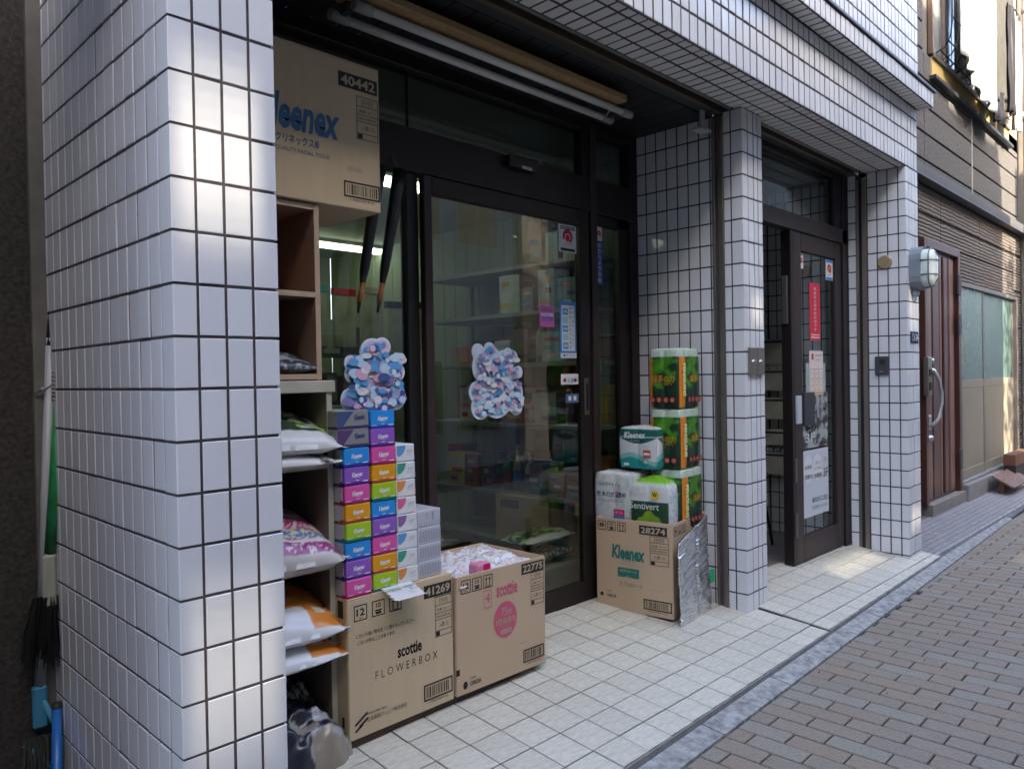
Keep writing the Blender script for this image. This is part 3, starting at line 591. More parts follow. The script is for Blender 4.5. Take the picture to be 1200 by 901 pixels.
b=MB(); b.box(42.85,44.2,-.06,0,12.55,13.25,mat('enamel_navy',(.02,.035,.08),.6,spec=.2),.02); b.build('plate',hn); b=MB(); b.text('3-34',V(43.65,-.06,12.9),X_,Z_,.9,.42,WHITE); b.text('上',V(43.02,-.06,13.05),X_,Z_,.18,.22,WHITE); b.text('十',V(43.02,-.06,12.75),X_,Z_,.18,.2,WHITE); b.build('print',hn)
sc=thing('ceiling_bracket','small pale metal bracket hanging at the ceiling edge near the middle pillar','bracket',(25.2,3.1,22.3))
b=MB(); b.box(24.7,25.0,3.15,3.25,22.0,22.8,flat((.30,.30,.30),'bracket_grey')); b.box(24.7,25.6,3.15,3.65,21.95,22.08,flat((.45,.46,.47),'bracket_pale'),.02); b.build('plate',sc)
# ================================================================ SHELVES, BOXES AND GOODS
from mathutils import noise
pl=thing('low_plinth','low dark brown wooden board under the shelf and the two cardboard boxes','plinth',(2.2,4.0,.3))
b=MB(); b.box(2.2,13.6,4.02,7.3,.28,.66,WOODP,.02)
for i,v in enumerate(b.v): b.v[i]=(v[0],v[1]+(v[0]-6)*.03 if v[1]<5 else v[1],v[2]+(.06*(v[0]-6)/7 if v[2]<.5 else 0))
b.build('board',pl)
# shelves
def shelf(nm,label,x0,x1,y0,y1,z0,z1,boards,M,ME,t=.14):
    s=thing(nm,label,'shelf',(x0,y0,z0))
    for xa in (x0,x1-t):
        b=MB(); b.box(xa,xa+t,y0+.03,y1,z0,z1,M,.01); b.build('side_panel',s); b=MB(); b.box(xa-.004,xa+t+.004,y0,y0+.032,z0,z1,ME); b.build('edge_strip',s)
    b=MB(); b.box(x0+t,x1-t,y1-.08,y1,z0,z1,M); b.build('back_panel',s)
    for z in boards:
        b=MB(); b.box(x0+t+.005,x1-t-.005,y0+.04,y1-.08,z,z+t,M,.01); b.build('shelf_board',s); b=MB(); b.box(x0+t+.005,x1-t-.005,y0+.008,y0+.04,z,z+t,ME); b.build('edge_strip',s)
    return s
shelf('open_shelf','brown laminate open shelf standing on the lower cabinet, one dark bag in it',2.3,5.93,4.56,7.2,10.98,15.95,[11.0,13.32,15.80],SHELFU,SHELFE,.15)
lo=shelf('open_shelf','grey brown open cabinet with cream edges holding soil and cat litter bags',2.3,6.2,4.5,7.25,.67,10.8,[.7,3.02,5.55,8.45],SHELFL,CREAM,.16)
b=MB(); b.box(2.25,6.30,4.44,7.25,10.62,10.96,CREAM,.02); b.build('top_board',lo)
# cardboard boxes -----------------------------------------------------------
def carton(label,loc,w,d,h,rz=0.,M=CARD,open_=False,nm='cardboard_box',tw=.05,floorz=None,rx=0,ry=0,front='front_panel'):
    t=thing(nm,label,'cardboard box',loc,rz,rx=rx,ry=ry)
    def bb(n_,*a,MM=M,bev=.02):
        b=MB(); b.box(*a,MM,bev); return b.build(n_,t,local=True)
    bb('front_panel',0,w,0,tw,0,h); bb('back_panel',0,w,d-tw,d,0,h); bb('side_panel',0,tw,tw,d-tw,0,h); bb('side_panel',w-tw,w,tw,d-tw,0,h)
    bb('bottom_flap',tw,w-tw,tw,d-tw,.0,tw)
    if not open_:
        bb('top_flap',.0,w,.0,d/2-.01,h+.002,h+.05); bb('top_flap',.0,w,d/2+.01,d,h+.002,h+.05)
        b=MB(); b.box(.2,w-.2,d/2-.25,d/2+.25,h+.05,h+.056,mat('packing_tape',(.42,.33,.2),.25)); b.build('tape',t,local=True)
    return t
def barcode(b,c,u,v,w,h,M=INK,seed=1):
    r=random.Random(seed); u=Vector(u).normalized(); b.frame(c,u,v,w,h,.05,M); x=-w*.42
    while x<w*.42:
        q=r.uniform(.012,.05); b.rect(Vector(c)+u*x,u,v,q,h*.72,M); x+=q+r.uniform(.02,.055)
    b.text('1 4901750 '+str(seed)+' 26',Vector(c)-Vector(v)*(h*.5+.09),u,v,w*.7,.07,M)
def squares(b,c0,u,v,s,step,M=INK,txt='12'):
    u=Vector(u).normalized(); v=Vector(v).normalized()
    for k in range(3):
        c=Vector(c0)+u*(step*k); b.frame(c,u,v,s,s*1.02,.028,M)
        if k==0: b.text(txt,c+v*s*.05,u,v,s*.66,s*.5,M,fat=.02); b.rect(c-v*s*.36,u,v,s*.3,s*.04,M)
        elif k==1: b.text('10',c+v*s*.2,u,v,s*.4,s*.34,M,fat=.01); b.rect(c-v*s*.15,u,v,s*.55,s*.10,M); b.rect(c-v*s*.32,u,v,s*.48,s*.16,M)
        else:
            for dx in (-.2,.2):
                p=c+u*(dx*s); b.rect(p-v*s*.08,u,v,s*.09,s*.55,M); n=u.cross(v)*.01; q=[p+u*(-.14*s)+v*(.14*s)+n,p+u*(.14*s)+v*(.14*s)+n,p+v*(.38*s)+n]; b.add(q,[(0,1,2)],M)
            b.rect(c-v*s*.42,u,v,s*.6,s*.05,M)
def table(b,c,u,v,w,h,M=INK):
    u=Vector(u).normalized(); v=Vector(v).normalized(); c=Vector(c); b.frame(c,u,v,w,h,.02,M)
    for f in (.28,.08,-.08,-.36): b.rect(c+v*f*h,u,v,w,.018,M)
    b.text('||||||',c+v*h*.40,u,v,w*.5,h*.10,M); b.text('クレシア',c+v*h*.32,u,v,w*.6,h*.05,M); b.text('品番 201ツ',c+v*h*.17,u,v,w*.8,h*.07,M); b.text('0000-00000-00',c,u,v,w*.85,h*.06,M); b.text('入数 12',c-v*h*.22,u,v,w*.6,h*.12,M); b.rect(c-v*h*.43+u*(-w*.35),u,v,w*.22,h*.11,M)
def blackno(b,c,u,v,w,h,txt,paper):
    b.rect(c,u,v,w,h,INK,.010); b.text(txt,c,u,v,w*.88,h*.70,paper,.016,fat=.03)
CP=flat((.42,.34,.23),'bare_card_figures')
# box A : FLOWERBOX
WA,HA=3.93,4.0
bA=carton('beige closed cardboard box lettered FLOWERBOX, tissue boxes piled on it',(6.22,3.93,.67),WA,3.35,HA,M=CARD)
b=MB(); F=lambda x,d:V(x*WA,0,HA*(1-d)); u,v=X_,Z_
squares(b,F(.11,.10),u,v,.42,.62); blackno(b,F(.845,.085),u,v,1.12,.40,'41269',CP)
table(b,F(.90,.30),u,v,.66,1.25); b.text('においの強い物を近くに置かないでください。',F(.34,.265),u,v,2.15,.13,INK); b.text('においが移ることがあります。',F(.25,.315),u,v,1.35,.13,INK)
b.text('scottie',F(.555,.475),u,v,.92,.36,INK,fat=.03); b.text('F L O W E R B O X',F(.53,.59),V(1,0,.0),v,2.35,.24,INK,fat=-.012)
barcode(b,F(.835,.865),u,v,1.12,.46,seed=4); b.text('日本製紙クレシア株式会社',F(.335,.885),u,v,1.42,.14,INK); b.text('NIPPON PAPER CRECIA',F(.24,.845),u,v,.72,.07,INK)
for q in ((.10,.865,.5),(.12,.895,.35),(.08,.925,.3)):
    c=F(q[0],q[1]); uu=V(1,0,.6).normalized(); b.rect(c,uu,V(-.6,0,1).normalized(),q[2],.07,INK)
b.build('print',bA,local=True)
b=MB(); nx=V(0,-1,0)      # marks on the narrow left face
b.rect((0,.35,HA*.93),nx,Z_,.28,.5,INK); b.rect((0,.3,HA*.12),nx,Z_,.12,.3,INK); b.build('side_print',bA,local=True)
b=MB(); b.box(7.5,8.1,3.6,4.5,4.72,4.74,flat((.6,.62,.64),'card_white'))
# folded price card on the box edge
b=MB(); pts=[]; n=8
for i in range(n+1):
    f=i/n; yy=4.35-1.05*f; zz=4.745-.02*f-.16*max(0,f-.45)**1.3*2.0+.05*math.sin(f*5); pts.append((yy,zz))
M=flat((.66,.68,.69),'card_white')
for k in range(n):
    (ya,za),(yb,zb)=pts[k],pts[k+1]; b.quad((7.38+.2*(k/n),yb,zb),(8.50+.12*(k/n),yb,zb),(8.50,ya,za),(7.38,ya,za),M)
b.text('5個組 398円',V(8.0,3.75,4.72),X_,V(0,1,.12).normalized(),1.1,.2,flat((.12,.3,.2),'price_green'),.03); b.text('税込',V(8.25,3.5,4.70),X_,V(0,1,.2).normalized(),.3,.12,NAVY,.03)
tag(b.build('price_card',loc=(8.2,3.8,4.7)),'white price card lying on the front edge of the FLOWERBOX carton','price card')
# box B : scottie, open
WB,HB_=4.28,3.86
bB=carton('open cardboard box lettered in pink with a pink disc, full of plastic wrapped paper',(10.27,3.93,.67),WB,3.35,HB_,M=CARD2,open_=True,ry=R(.8))
PK=flat((.50,.10,.17),'pink_ink'); b=MB(); F=lambda x,d:V(x*WB,0,HB_*(1-d))
squares(b,F(.095,.095),u,v,.40,.50); blackno(b,F(.845,.075),u,v,1.16,.38,'22775',CP); table(b,F(.90,.275),u,v,.66,1.15)
b.text('scottie',F(.54,.205),u,v,1.02,.46,PK,fat=.025); b.frame(F(.325,.25),u,v,.36,.58,.022,PK); b.text('4',F(.325,.24),u,v,.2,.36,PK); b.text('ロール',F(.325,.325),u,v,.22,.07,PK)
c=F(.52,.475); q=[c+V(.56*math.cos(R(t)),-.012,.62*math.sin(R(t))) for t in range(0,360,10)]; b.add(q,[list(range(len(q)))],PK)
b.text('75m',c+V(.05,0,.27),u,v,.52,.27,CP,.02); b.text('3倍長持ち',c+V(0,0,-.04),u,v,.98,.25,CP,.02,fat=.01); b.rect(c-V(-.02,0,.40),u,v,.52,.16,CP,.02); b.text('ダブル無香',c-V(-.02,0,.40),u,v,.42,.10,PK,.026); b.text('トイレットペーパー',c-V(0,0,.23),u,v,.7,.06,CP,.02)
barcode(b,F(.85,.87),u,v,1.02,.40,seed=5); b.text('日本製紙',F(.165,.88),u,v,.28,.07,INK); b.text('CRECIA',F(.19,.925),u,v,.50,.14,INK,fat=.02); q=[F(.085,.925)+V(.10*math.cos(R(t)),-.01,.13*math.sin(R(t))) for t in range(0,360,24)]; b.add(q,[list(range(len(q)))],INK); b.rect(F(.01,.80),u,v,.16,.20,INK); b.rect(F(.73,.74),u,v,.4,.02,GREYI)
b.build('print',bB,local=True)
# pillows (bags, wrapped rolls)
def pillow(nm,c,L,W,H,M,paint,seed=0,rz=0.,parent=None,nx=30,ny=22,p=2.6,wr=.05,tilt=(0,0),crimp=.10,flatb=.45,label=None,cat=None,group=None,hang=0.,loc=None):
    b=MB(); cols=[]; vs=[]; Mx=Matrix.Rotation(rz,4,'Z')@Matrix.Rotation(tilt[0],4,'X')@Matrix.Rotation(tilt[1],4,'Y')
    for side in (1,-1):
        for j in range(ny+1):
            for i in range(nx+1):
                a=-1+2*i/nx; d=-1+2*j/ny
                e=max(0,1-abs(a)/(1-crimp) if abs(a)<1-crimp else 0); 
                ha=max(0,1-(abs(a)/(1-crimp))**p)**.55 if abs(a)<1-crimp else 0; hd=max(0,1-abs(d)**p)**.55
                h=ha*hd; nz=noise.noise(V(a*2.3+seed*7,d*2.3,side*2))*.9+noise.noise(V(a*6+seed*3,d*6,side*5))*.45
                z=side*h*H*(1-flatb if side>0 else flatb)+nz*wr*(.35+h)*H*1.6
                if abs(a)>=1-crimp: z+=.06*H*math.sin(d*9+seed)
                x=a*L*(1-.05*abs(d)**3)+.02*L*noise.noise(V(d*4,seed,1)); y=d*W*(1-.07*abs(a)**3)
                if hang: 
                    k=max(0,-d-.55); z-=k*k*hang
                vs.append(Vector(c)+(Mx@V(x,y,z))); cols.append(paint(a,d,side))
    n1=(nx+1)*(ny+1); fs=[]
    for sgn,o in ((1,0),(0,n1)):
        for j in range(ny):
            for i in range(nx):
                q=[o+j*(nx+1)+i,o+j*(nx+1)+i+1,o+(j+1)*(nx+1)+i+1,o+(j+1)*(nx+1)+i]; fs.append(q if sgn else q[::-1])
    def rim(l): 
        for a_,b_ in zip(l,l[1:]): fs.append([a_,a_+n1,b_+n1,b_])
    rim(list(range(nx+1))); rim([nx+j*(nx+1) for j in range(ny+1)]); rim([ny*(nx+1)+i for i in range(nx,-1,-1)]); rim([j*(nx+1) for j in range(ny,-1,-1)])
    b.add(vs,fs,M,True); b.cols=cols; o=b.build(nm,parent,loc=loc or (None if parent else c),local=False)
    if label: tag(o,label,cat,group)
    return o
def nz(a,d,s): return noise.noise(V(a*s,d*s,3.1))
WHB=(.62,.63,.62)
def p_green(a,d,s):
    if s<0 or d<-.86: return WHB
    n=nz(a,d,5); 
    if d<-.70: return (.58,.60,.58)
    if n>.16: return (.30,.55,.06)
    return (.03,.05,.03) if (a<.35 or n<-.02) else (.60,.63,.60)
def p_white(a,d,s): return (.56,.56,.53) if s<0 or d>-.4 else ((.04,.05,.04) if a>.5 and nz(a,d,6)>.1 else (.60,.60,.57))
def p_pink(a,d,s):
    if s<0: return (.50,.47,.42)
    if d<-.90: return (.55,.53,.5)
    if d<-.68: return (.30,.04,.20) if nz(a,d,16)>-.2 else (.6,.55,.58)
    if d<-.62: return (.62,.62,.60)
    if -.58<d<-.38 and a>-.3: return (.06,.16,.38) if nz(a*3,d,20)>-.05 else (.62,.60,.30)
    if -.32<d<-.05: return (.52,.04,.14) if nz(a*2.6,d,20)>-.05 else (.64,.62,.62)
    return (.60,.50,.53) if nz(a,d,4)>0 else (.45,.12,.22)
def p_orange(a,d,s):
    if s<0 or d<-.90: return (.66,.68,.70)
    if a<.42 and d<-.42: return (.64,.66,.70)
    if a<.30 and d>-.34:
        n=nz(a,d,4)
        return (.55,.04,.02) if n>.15 else ((.72,.50,.04) if n>-.15 else (.62,.20,.35))
    if .55<a<.7 and -.6<d<-.4 or .8<a<.92 and -.6<d<-.38: return (.66,.62,.56)
    return (.62,.22,.035)
def p_black(a,d,s):
    if s<0: return (.36,.34,.30)
    if d<-.62 and a>.25: return (.26,.22,.17) if nz(a,d*4,3)>-.1 else (.34,.34,.35)
    if .45<a<.7 and -.5<d<-.2: return (.42,.42,.45)
    if .15<d<.45 and nz(a*3,d,9)>0: return (.5,.5,.5)
    return (.02,.022,.035) if abs(nz(a,d,3))<.35 else (.30,.28,.24)
def p_dark(a,d,s):
    if s<0: return (.03,.03,.03)
    if -.75<d<-.45 : return (.30,.33,.36)
    if nz(a*2,d,6)>.18: return (.26,.28,.28)
    return (.022,.028,.035)
def p_dk2(a,d,s): return (.02,.05,.03) if nz(a,d,4)>0 else ((.40,.42,.40) if nz(a,d,9)>.1 else (.03,.03,.03))
G='bags of soil and litter on the open shelves'
def bagprint(o,items):
    b=MB()
    for it in items: b.text(*it[:6],it[6],.03,fat=.01)
    b.build('print',o)
pillow('soil_bag',(4.1,5.35,11.45),2.0,.85,.62,PRINT,p_dark,1,label='dark printed bag lying alone in the upper brown shelf',cat='bag',group=G,wr=.07,tilt=(.2,0),nx=50,ny=40)
o=pillow('soil_bag',(4.35,5.3,9.50),2.15,1.5,.95,PRINT,p_green,2,label='white bag with a dark green leafy print, upper of its pair on the cabinet',cat='bag',group=G,tilt=(.26,.03),wr=.06,nx=56,ny=44)
pillow('soil_bag',(4.25,5.3,8.86),2.05,1.45,.62,PRINT,p_white,3,label='plain white bag under the dark green leafy one on the cabinet',cat='bag',group=G,tilt=(.12,.02),wr=.06,nx=40,ny=30)
o=pillow('litter_bag',(4.25,5.4,6.42),2.2,1.65,1.35,PRINT,p_pink,4,label='plump white, pink and purple printed bag in the middle of the cabinet',cat='bag',group=G,tilt=(.30,.05),wr=.05,nx=80,ny=64)
o=pillow('soil_bag',(4.2,5.25,4.42),2.2,1.55,1.05,PRINT,p_orange,5,label='orange and white bag with red and yellow flowers, upper of the two orange bags',cat='bag',group=G,tilt=(.28,.05),wr=.05,nx=64,ny=52)
pillow('soil_bag',(4.15,5.2,3.60),2.15,1.5,.7,PRINT,p_orange,6,label='flatter orange and white bag, lower of the two orange bags',cat='bag',group=G,tilt=(.22,.02),wr=.05,nx=64,ny=52)
b=MB(); b.text('培養土',V(5.15,3.80,4.02),V(1,.02,.05),V(0,.5,.86).normalized(),.55,.26,NAVY,.08,fat=.02); b.text('培養土',V(5.15,3.78,3.40),V(1,.02,.03),V(0,.45,.9).normalized(),.6,.24,NAVY,.08,fat=.02)
o=pillow('soil_bag',(4.35,5.1,1.35),2.0,1.9,1.25,PRINT,p_black,7,label='clear bag with a black printed middle slumping off the lowest shelf',cat='bag',group=G,tilt=(.30,.14),wr=.17,hang=2.2,nx=70,ny=60)
# wrapped rolls in box B
def p_wrap(a,d,s): return (.62,.24,.36) if abs(nz(a*.8,d*2.2+a,3.2))<.035 else (.64,.66,.71)
WRAP=mat('clear_wrap',(1,1,1),.16,attr='Col',bump=.8,bscale=10,spec=.7,coat=.3,detail=3)
k=0
for ix in range(3):
    for iy in range(3):
        k+=1
        pillow('wrapped_roll_pack',(11.05+ix*1.36,4.6+iy*1.03,4.12+.10*rnd.random()+.06*iy),.80,.62,.62,WRAP,p_wrap,10+k,rz=rnd.uniform(-.25,.25),nx=26,ny=22,p=4,wr=.10,crimp=.06,flatb=.6,label=['front','middle','back'][iy]+' row, '+['left','centre','right'][ix]+' wrapped paper pack in the open pink lettered carton',cat='paper pack',group='wrapped paper packs in the open carton')
b=MB(); b.box(11.35,11.95,4.02,4.5,4.2,4.72,flat((.60,.22,.36),'light_pink_wrap'),.05); b.box(11.62,11.93,4.005,4.02,4.50,4.70,flat((.52,.01,.10),'magenta_label')); tag(b.build('paper_pack',loc=(11.6,4.2,4.2)),'small pink pack with a magenta square at the front edge of the open carton','paper pack')
b=MB()
pillow('plastic_bag',(14.05,4.55,.57),.62,.40,.30,WRAP,lambda a,d,s:(.50,.56,.58) if nz(a,d,7)>0 else (.16,.22,.24),44,label='crumpled pale plastic bag wedged under the right corner of the open carton',cat='bag',nx=20,ny=16,wr=.22)
# tissue boxes ---------------------------------------------------------------
def tissue(cname,col,dark,label,group,w=.88,h=.53,d=2.05,txt='Kleenex'):
    t=thing('tissue_box',label,'tissue box',(0,0,0),group=group)
    C=mat('tissue_'+cname,col,.3,bump=.25,bscale=12,spec=.6,var=.05,scale=9); D=flat(dark,'tissue_band_'+cname,.35)
    b=MB(); b.box(.01,w-.01,.0,d,.07,h-.01,C,.02); b.build('carton',t,local=True)
    b=MB(); b.box(.0,w,-.004,d,.0,.075,D,.01); b.build('base_band',t,local=True)
    b=MB(); b.box(-.012,.012,.12,d,.05,h-.04,mat('film_side',(.42,.43,.46),.3)); b.box(-.014,.014,.10,.22,.0,h*.2,D); b.build('side_film',t,local=True)
    b=MB(); b.text(txt,V(w*.5,0,h*.56),V(1,0,.06),Z_,w*.42,h*.25,WHITE,.012,fat=.03,shear=.15); b.rect(V(w*.5,0,h*.40),X_,Z_,w*.22,.012,WHITE,.01); b.rect(V(w*.82,0,h*.17),X_,Z_,w*.2,.03,WHITE,.01); b.rect(V(w*.15,0,h*.17),X_,Z_,w*.2,.015,WHITE,.01); b.rect(V(w*.5,0,h*.24),X_,Z_,w*.12,.02,WHITE,.01); b.build('print',t,local=True)
    return t
def dup(root,loc,label,rz=0.):
    r=root.copy(); COL.objects.link(r); r.location=Vector(loc)*S; r['label']=label; r.rotation_euler=(0,0,rz)
    for ch in list(root.children):
        c=ch.copy(); COL.objects.link(c); c.parent=r
        for g2 in ch.children: d=g2.copy(); COL.objects.link(d); d.parent=c
    return r
TC={'pink':((.66,.085,.36),(.30,.015,.10)),'purple':((.26,.10,.50),(.07,.02,.20)),'blue':((.02,.27,.72),(.02,.05,.35)),'green':((.36,.56,.02),(.01,.17,.10)),'orange':((.72,.32,.005),(.42,.05,.01))}
protos={}; used=set(); GT='coloured tissue boxes stacked on the FLOWERBOX carton'
def place(cn,loc,label,**kw):
    if cn not in protos: protos[cn]=tissue(cn,TC[cn][0],TC[cn][1],label,GT); t=protos[cn]; t.location=Vector(loc)*S; t.rotation_euler=(0,0,kw.get('rz',0)); return t
    return dup(protos[cn],loc,label,kw.get('rz',0))
ordn=['bottom','second','third','fourth','fifth','sixth','seventh','eighth','ninth','top']
c1=['pink','purple','blue','green','orange','pink','purple','blue']; c2=['green','orange','pink','purple','blue','green','orange','pink','purple','blue']
for i,cn in enumerate(c1): place(cn,(6.24+rnd.uniform(-.01,.015),3.98+rnd.uniform(-.02,.02),4.725+i*.537),f'{cn} tissue box, {ordn[i]} from the bottom of the left stack' if i else f'{cn} tissue box at the bottom of the left stack',rz=rnd.uniform(-.012,.012))
for i,cn in enumerate(c2): place(cn,(7.16+rnd.uniform(-.01,.015),3.99+rnd.uniform(-.02,.02),4.725+i*.533),f'{cn} tissue box, {ordn[i]} from the bottom of the tall middle stack' if 0<i<9 else (f'{cn} tissue box at the bottom of the tall middle stack' if i==0 else f'{cn} tissue box on top of the tall middle stack'),rz=rnd.uniform(-.012,.012))
# grey boxes on the left stack
for k in (0,1):
    t=thing('tissue_box','grey and navy tissue box '+('on top of the left stack' if k else 'directly under the topmost grey one of the left stack'),'tissue box',(6.05,4.0,9.04+k*.53),group='grey tissue boxes on the left stack')
    b=MB(); b.box(0,1.06,0,2.05,.06,.52,mat('tissue_grey',(.24,.245,.26),.4),.02); b.build('carton',t,local=True); b=MB(); b.box(-.004,1.064,-.004,2.05,.0,.06,flat((.05,.04,.12),'tissue_band_navy')); b.build('base_band',t,local=True)
    b=MB(); b.add([(0,-.006,.06),(.18,-.006,.06),(.55,-.006,.5),(0,-.006,.5)],[(0,1,2,3)],flat(((.09,.05,.16),(.05,.08,.20))[k],'navy_swoosh%d'%k)); b.text('Kleenex',V(.75,0,.32),V(1,0,.06),Z_,.36,.15,NAVY,.012,fat=.03,shear=.15); b.build('print',t,local=True)
# white packs with a coloured swoosh
sw_c={'blue':(.10,.30,.60),'green':(.04,.30,.20),'orange':(.70,.26,.07),'pink':(.66,.12,.30),'purple':(.24,.12,.36)}
sq=['orange','green','blue','purple','pink','orange','green','blue']
nth=['bottom','second','third','fourth','fifth','sixth','seventh','top']
for i,cn in enumerate(sq):
    where={0:'at the bottom',7:'on top'}.get(i,nth[i]+' from the bottom')
    t=thing('tissue_pack',f'white tissue pack with a {cn} swoosh, {where} of the white stack','tissue pack',(8.07+rnd.uniform(-.01,.01)+i*.003,4.0,4.725+i*.532),group='white tissue packs with coloured swooshes',rz=rnd.uniform(-.02,.02))
    w_,h_=.78-(.012*i),.525; b=MB(); b.box(0,w_,0,2.0,0,h_,mat('tissue_white',(.68,.70,.71),.32,bump=.3,bscale=10),.03); b.build('carton',t,local=True)
    C=flat(sw_c[cn],'swoosh_'+cn); b=MB(); P=[V(.02,-.006,.5),V(.02,-.006,.22)]+[V(.02+.32*math.sin(R(a)),-.006,.5-.34*math.cos(R(a))*(1 if a<90 else 0)) for a in range(10,91,10)]
    b.add(P,[list(range(len(P)))],C); pal=tuple(.55+.35*x for x in sw_c[cn]); P=[V(w_-.02,-.006,.03),V(w_-.02,-.006,.2),V(w_-.30,-.006,.03)]; b.add(P,[(2,0,1)],flat(pal,'swoosh_pale_'+cn))
    b.text('エルモア',V(w_*.72,0,.31),V(1,0,.05),Z_,.20,.08,NAVY,.012); b.text('ティシュー',V(w_*.72,0,.22),V(1,0,.05),Z_,.24,.05,GREYI,.012); b.build('print',t,local=True)
for i in range(4):
    t=thing('tissue_pack',['silver hatched tissue pack at the bottom of the low right stack','silver hatched tissue pack, second from the bottom of the low right stack','silver hatched tissue pack, third from the bottom of the low right stack','silver tissue pack with vertical marks on top of the low right stack'][i],'tissue pack',(8.93,4.12,4.725+i*.53),group='silver hatched tissue packs')
    b=MB(); b.box(0,.95,0,2.0,0,.525,mat('tissue_silver',(.46,.47,.53),.3,bump=.3,bscale=10),.025); b.build('carton',t,local=True)
    b=MB(); HK=flat((.22,.23,.30),'hatch_ink')
    if i<3:
        for q in range(13): b.add([V(.06+q*.066,-.006,.08),V(.085+q*.066,-.006,.08),V(.125+q*.066,-.006,.42),V(.10+q*.066,-.006,.42)],[(0,1,2,3)],HK)
    else:
        for q in range(9): b.add([V(.06+q*.1,-.006,.02),V(.08+q*.1,-.006,.02),V(.10+q*.1,-.006,.16),V(.08+q*.1,-.006,.16)],[(0,1,2,3)],HK)
        b.text('ソフト',V(.38,0,.34),Z_,-X_,.22,.10,NAVY,.012); b.text('PURE',V(.62,0,.32),Z_,-X_,.24,.07,NAVY,.012)
    b.build('print',t,local=True)
# die-cut display boards (plain generic motif)
PAST=mat('pastel_board_print',(.34,.50,.74),.4,col2=(.62,.44,.62),scale=9,thresh=(.42,.58)); PAST2=mat('pastel_board_print_blue',(.16,.38,.68),.4,col2=(.60,.70,.80),scale=13,thresh=(.40,.60))
def diecut(label,c,w,h,out,shapes,M):
    t=thing('display_board',label,'display board',(c[0],c[1],c[2]-h/2))
    P=[V(c[0]+x*w/2,c[1],c[2]+z*h/2) for x,z in out]; b=MB(); b.prism(P,(0,-1,0),.04,flat((.60,.68,.76),'board_white_edge')); b.build('board',t)
    b=MB(); P2=[V(c[0]+x*w/2*.93,c[1]-.012,c[2]+z*h/2*.93) for x,z in out]; b.add(P2,[list(range(len(P2)))],M); b.build('printed_face',t)
    b=MB()
    for i,(x,z,r,e,C) in enumerate(shapes):
        q=[V(c[0]+x*w/2+r*e*math.cos(R(a)),c[1]-.014-.0008*i,c[2]+z*h/2+r*math.sin(R(a))) for a in range(0,360,18)]; b.add(q,[list(range(len(q)))],C)
    b.build('motif',t); return t
def busy(seed,n,w,h,cols,out):
    r=random.Random(seed); res=[]
    while len(res)<n:
        x,z=r.uniform(-1,1),r.uniform(-1,1); d=math.hypot(x,z); k=min(out,key=lambda o:abs(math.atan2(o[1],o[0])-math.atan2(z,x))); 
        if d>math.hypot(*k)*.88: continue
        res.append((x,z,r.uniform(.04,.13),r.uniform(.35,2.2),r.choice(cols)))
    return res
def bumps(cs,n=90):
    out=[]
    for k in range(n):
        a=2*math.pi*k/n; d=V(math.cos(a),math.sin(a),0); best=.1
        for x,z,r in cs:
            p=V(x,z,0); bq=d.dot(p); disc=bq*bq-(p.dot(p)-r*r)
            if disc>0: best=max(best,bq+math.sqrt(disc))
        out.append((d.x*best,d.y*best))
    return out
PB=flat((.10,.32,.62),'motif_blue'); PL=flat((.45,.62,.76),'motif_pale_blue'); PP=flat((.60,.36,.52),'motif_pink'); PV=flat((.22,.20,.42),'motif_violet'); PW=flat((.66,.69,.73),'motif_white')
CS1=[PB,PL,PP,PV,PW,PL,PB,flat((.05,.10,.28),'motif_navy'),flat((.70,.52,.62),'motif_blush')]
O1=bumps([(-.05,.55,.40),(.25,.72,.26),(-.72,.30,.20),(-.66,.02,.26),(.70,.38,.20),(.72,.05,.24),(.86,.45,.12),(-.68,-.66,.36),(0,-.60,.5),(.62,-.62,.36),(0,0,.62)],150)
diecut('die-cut pastel display board standing on the coloured tissue boxes',(7.55,4.25,11.12),2.3,2.25,O1,
  busy(5,190,2.3,2.25,CS1,O1),PAST)
O2=bumps([(-.66,.74,.22),(-.24,.80,.20),(-.42,.35,.45),(.45,.70,.16),(.30,.50,.3),(.62,.60,.2),(.84,.20,.17),(0,-.4,.62),(-.72,-.30,.28),(-.6,-.70,.33),(.70,-.35,.30),(.72,-.72,.26),(.1,-.7,.3),(.1,.2,.5)],150)
diecut('die-cut pale blue display board stuck on the sliding door glass',(15.8,7.48,10.85),3.05,3.05,O2,
  busy(9,230,3,3,[PW,PL,PB,PW,PL,PV,PP,PW],O2),PAST2)
# top box 40442
bT=carton('closed cardboard box numbered 40442 with blue brand lettering on top of the brown shelf',(3.45,4.45,16.0),4.57,3.0,4.27,M=CARD)
b=MB(); o_=V(-3.45,0,-16.0); BK=flat((.035,.13,.27),'brand_blue')
P_=lambda x,z:V(x,0,z)+o_
blackno(b,P_(7.27,19.72),X_,Z_,1.36,.43,'40442',CP); table(b,P_(7.58,18.72),X_,Z_,.74,1.25); barcode(b,P_(7.35,16.55),X_,Z_,1.22,.42,seed=8)
b.text('Kleenex',P_(5.30,18.36),V(1,0,.0),Z_,2.62,.98,BK,fat=.03,shear=.22); b.text('クリネックス®',P_(5.25,17.62),X_,Z_,1.35,.26,BK,fat=.015); b.text('HIGH QUALITY FACIAL TISSUE',P_(5.2,17.32),X_,Z_,2.1,.13,BK); b.text('||||||||||',P_(7.1,17.15),X_,Z_,.5,.13,GREYI); b.build('print',bT,local=True)
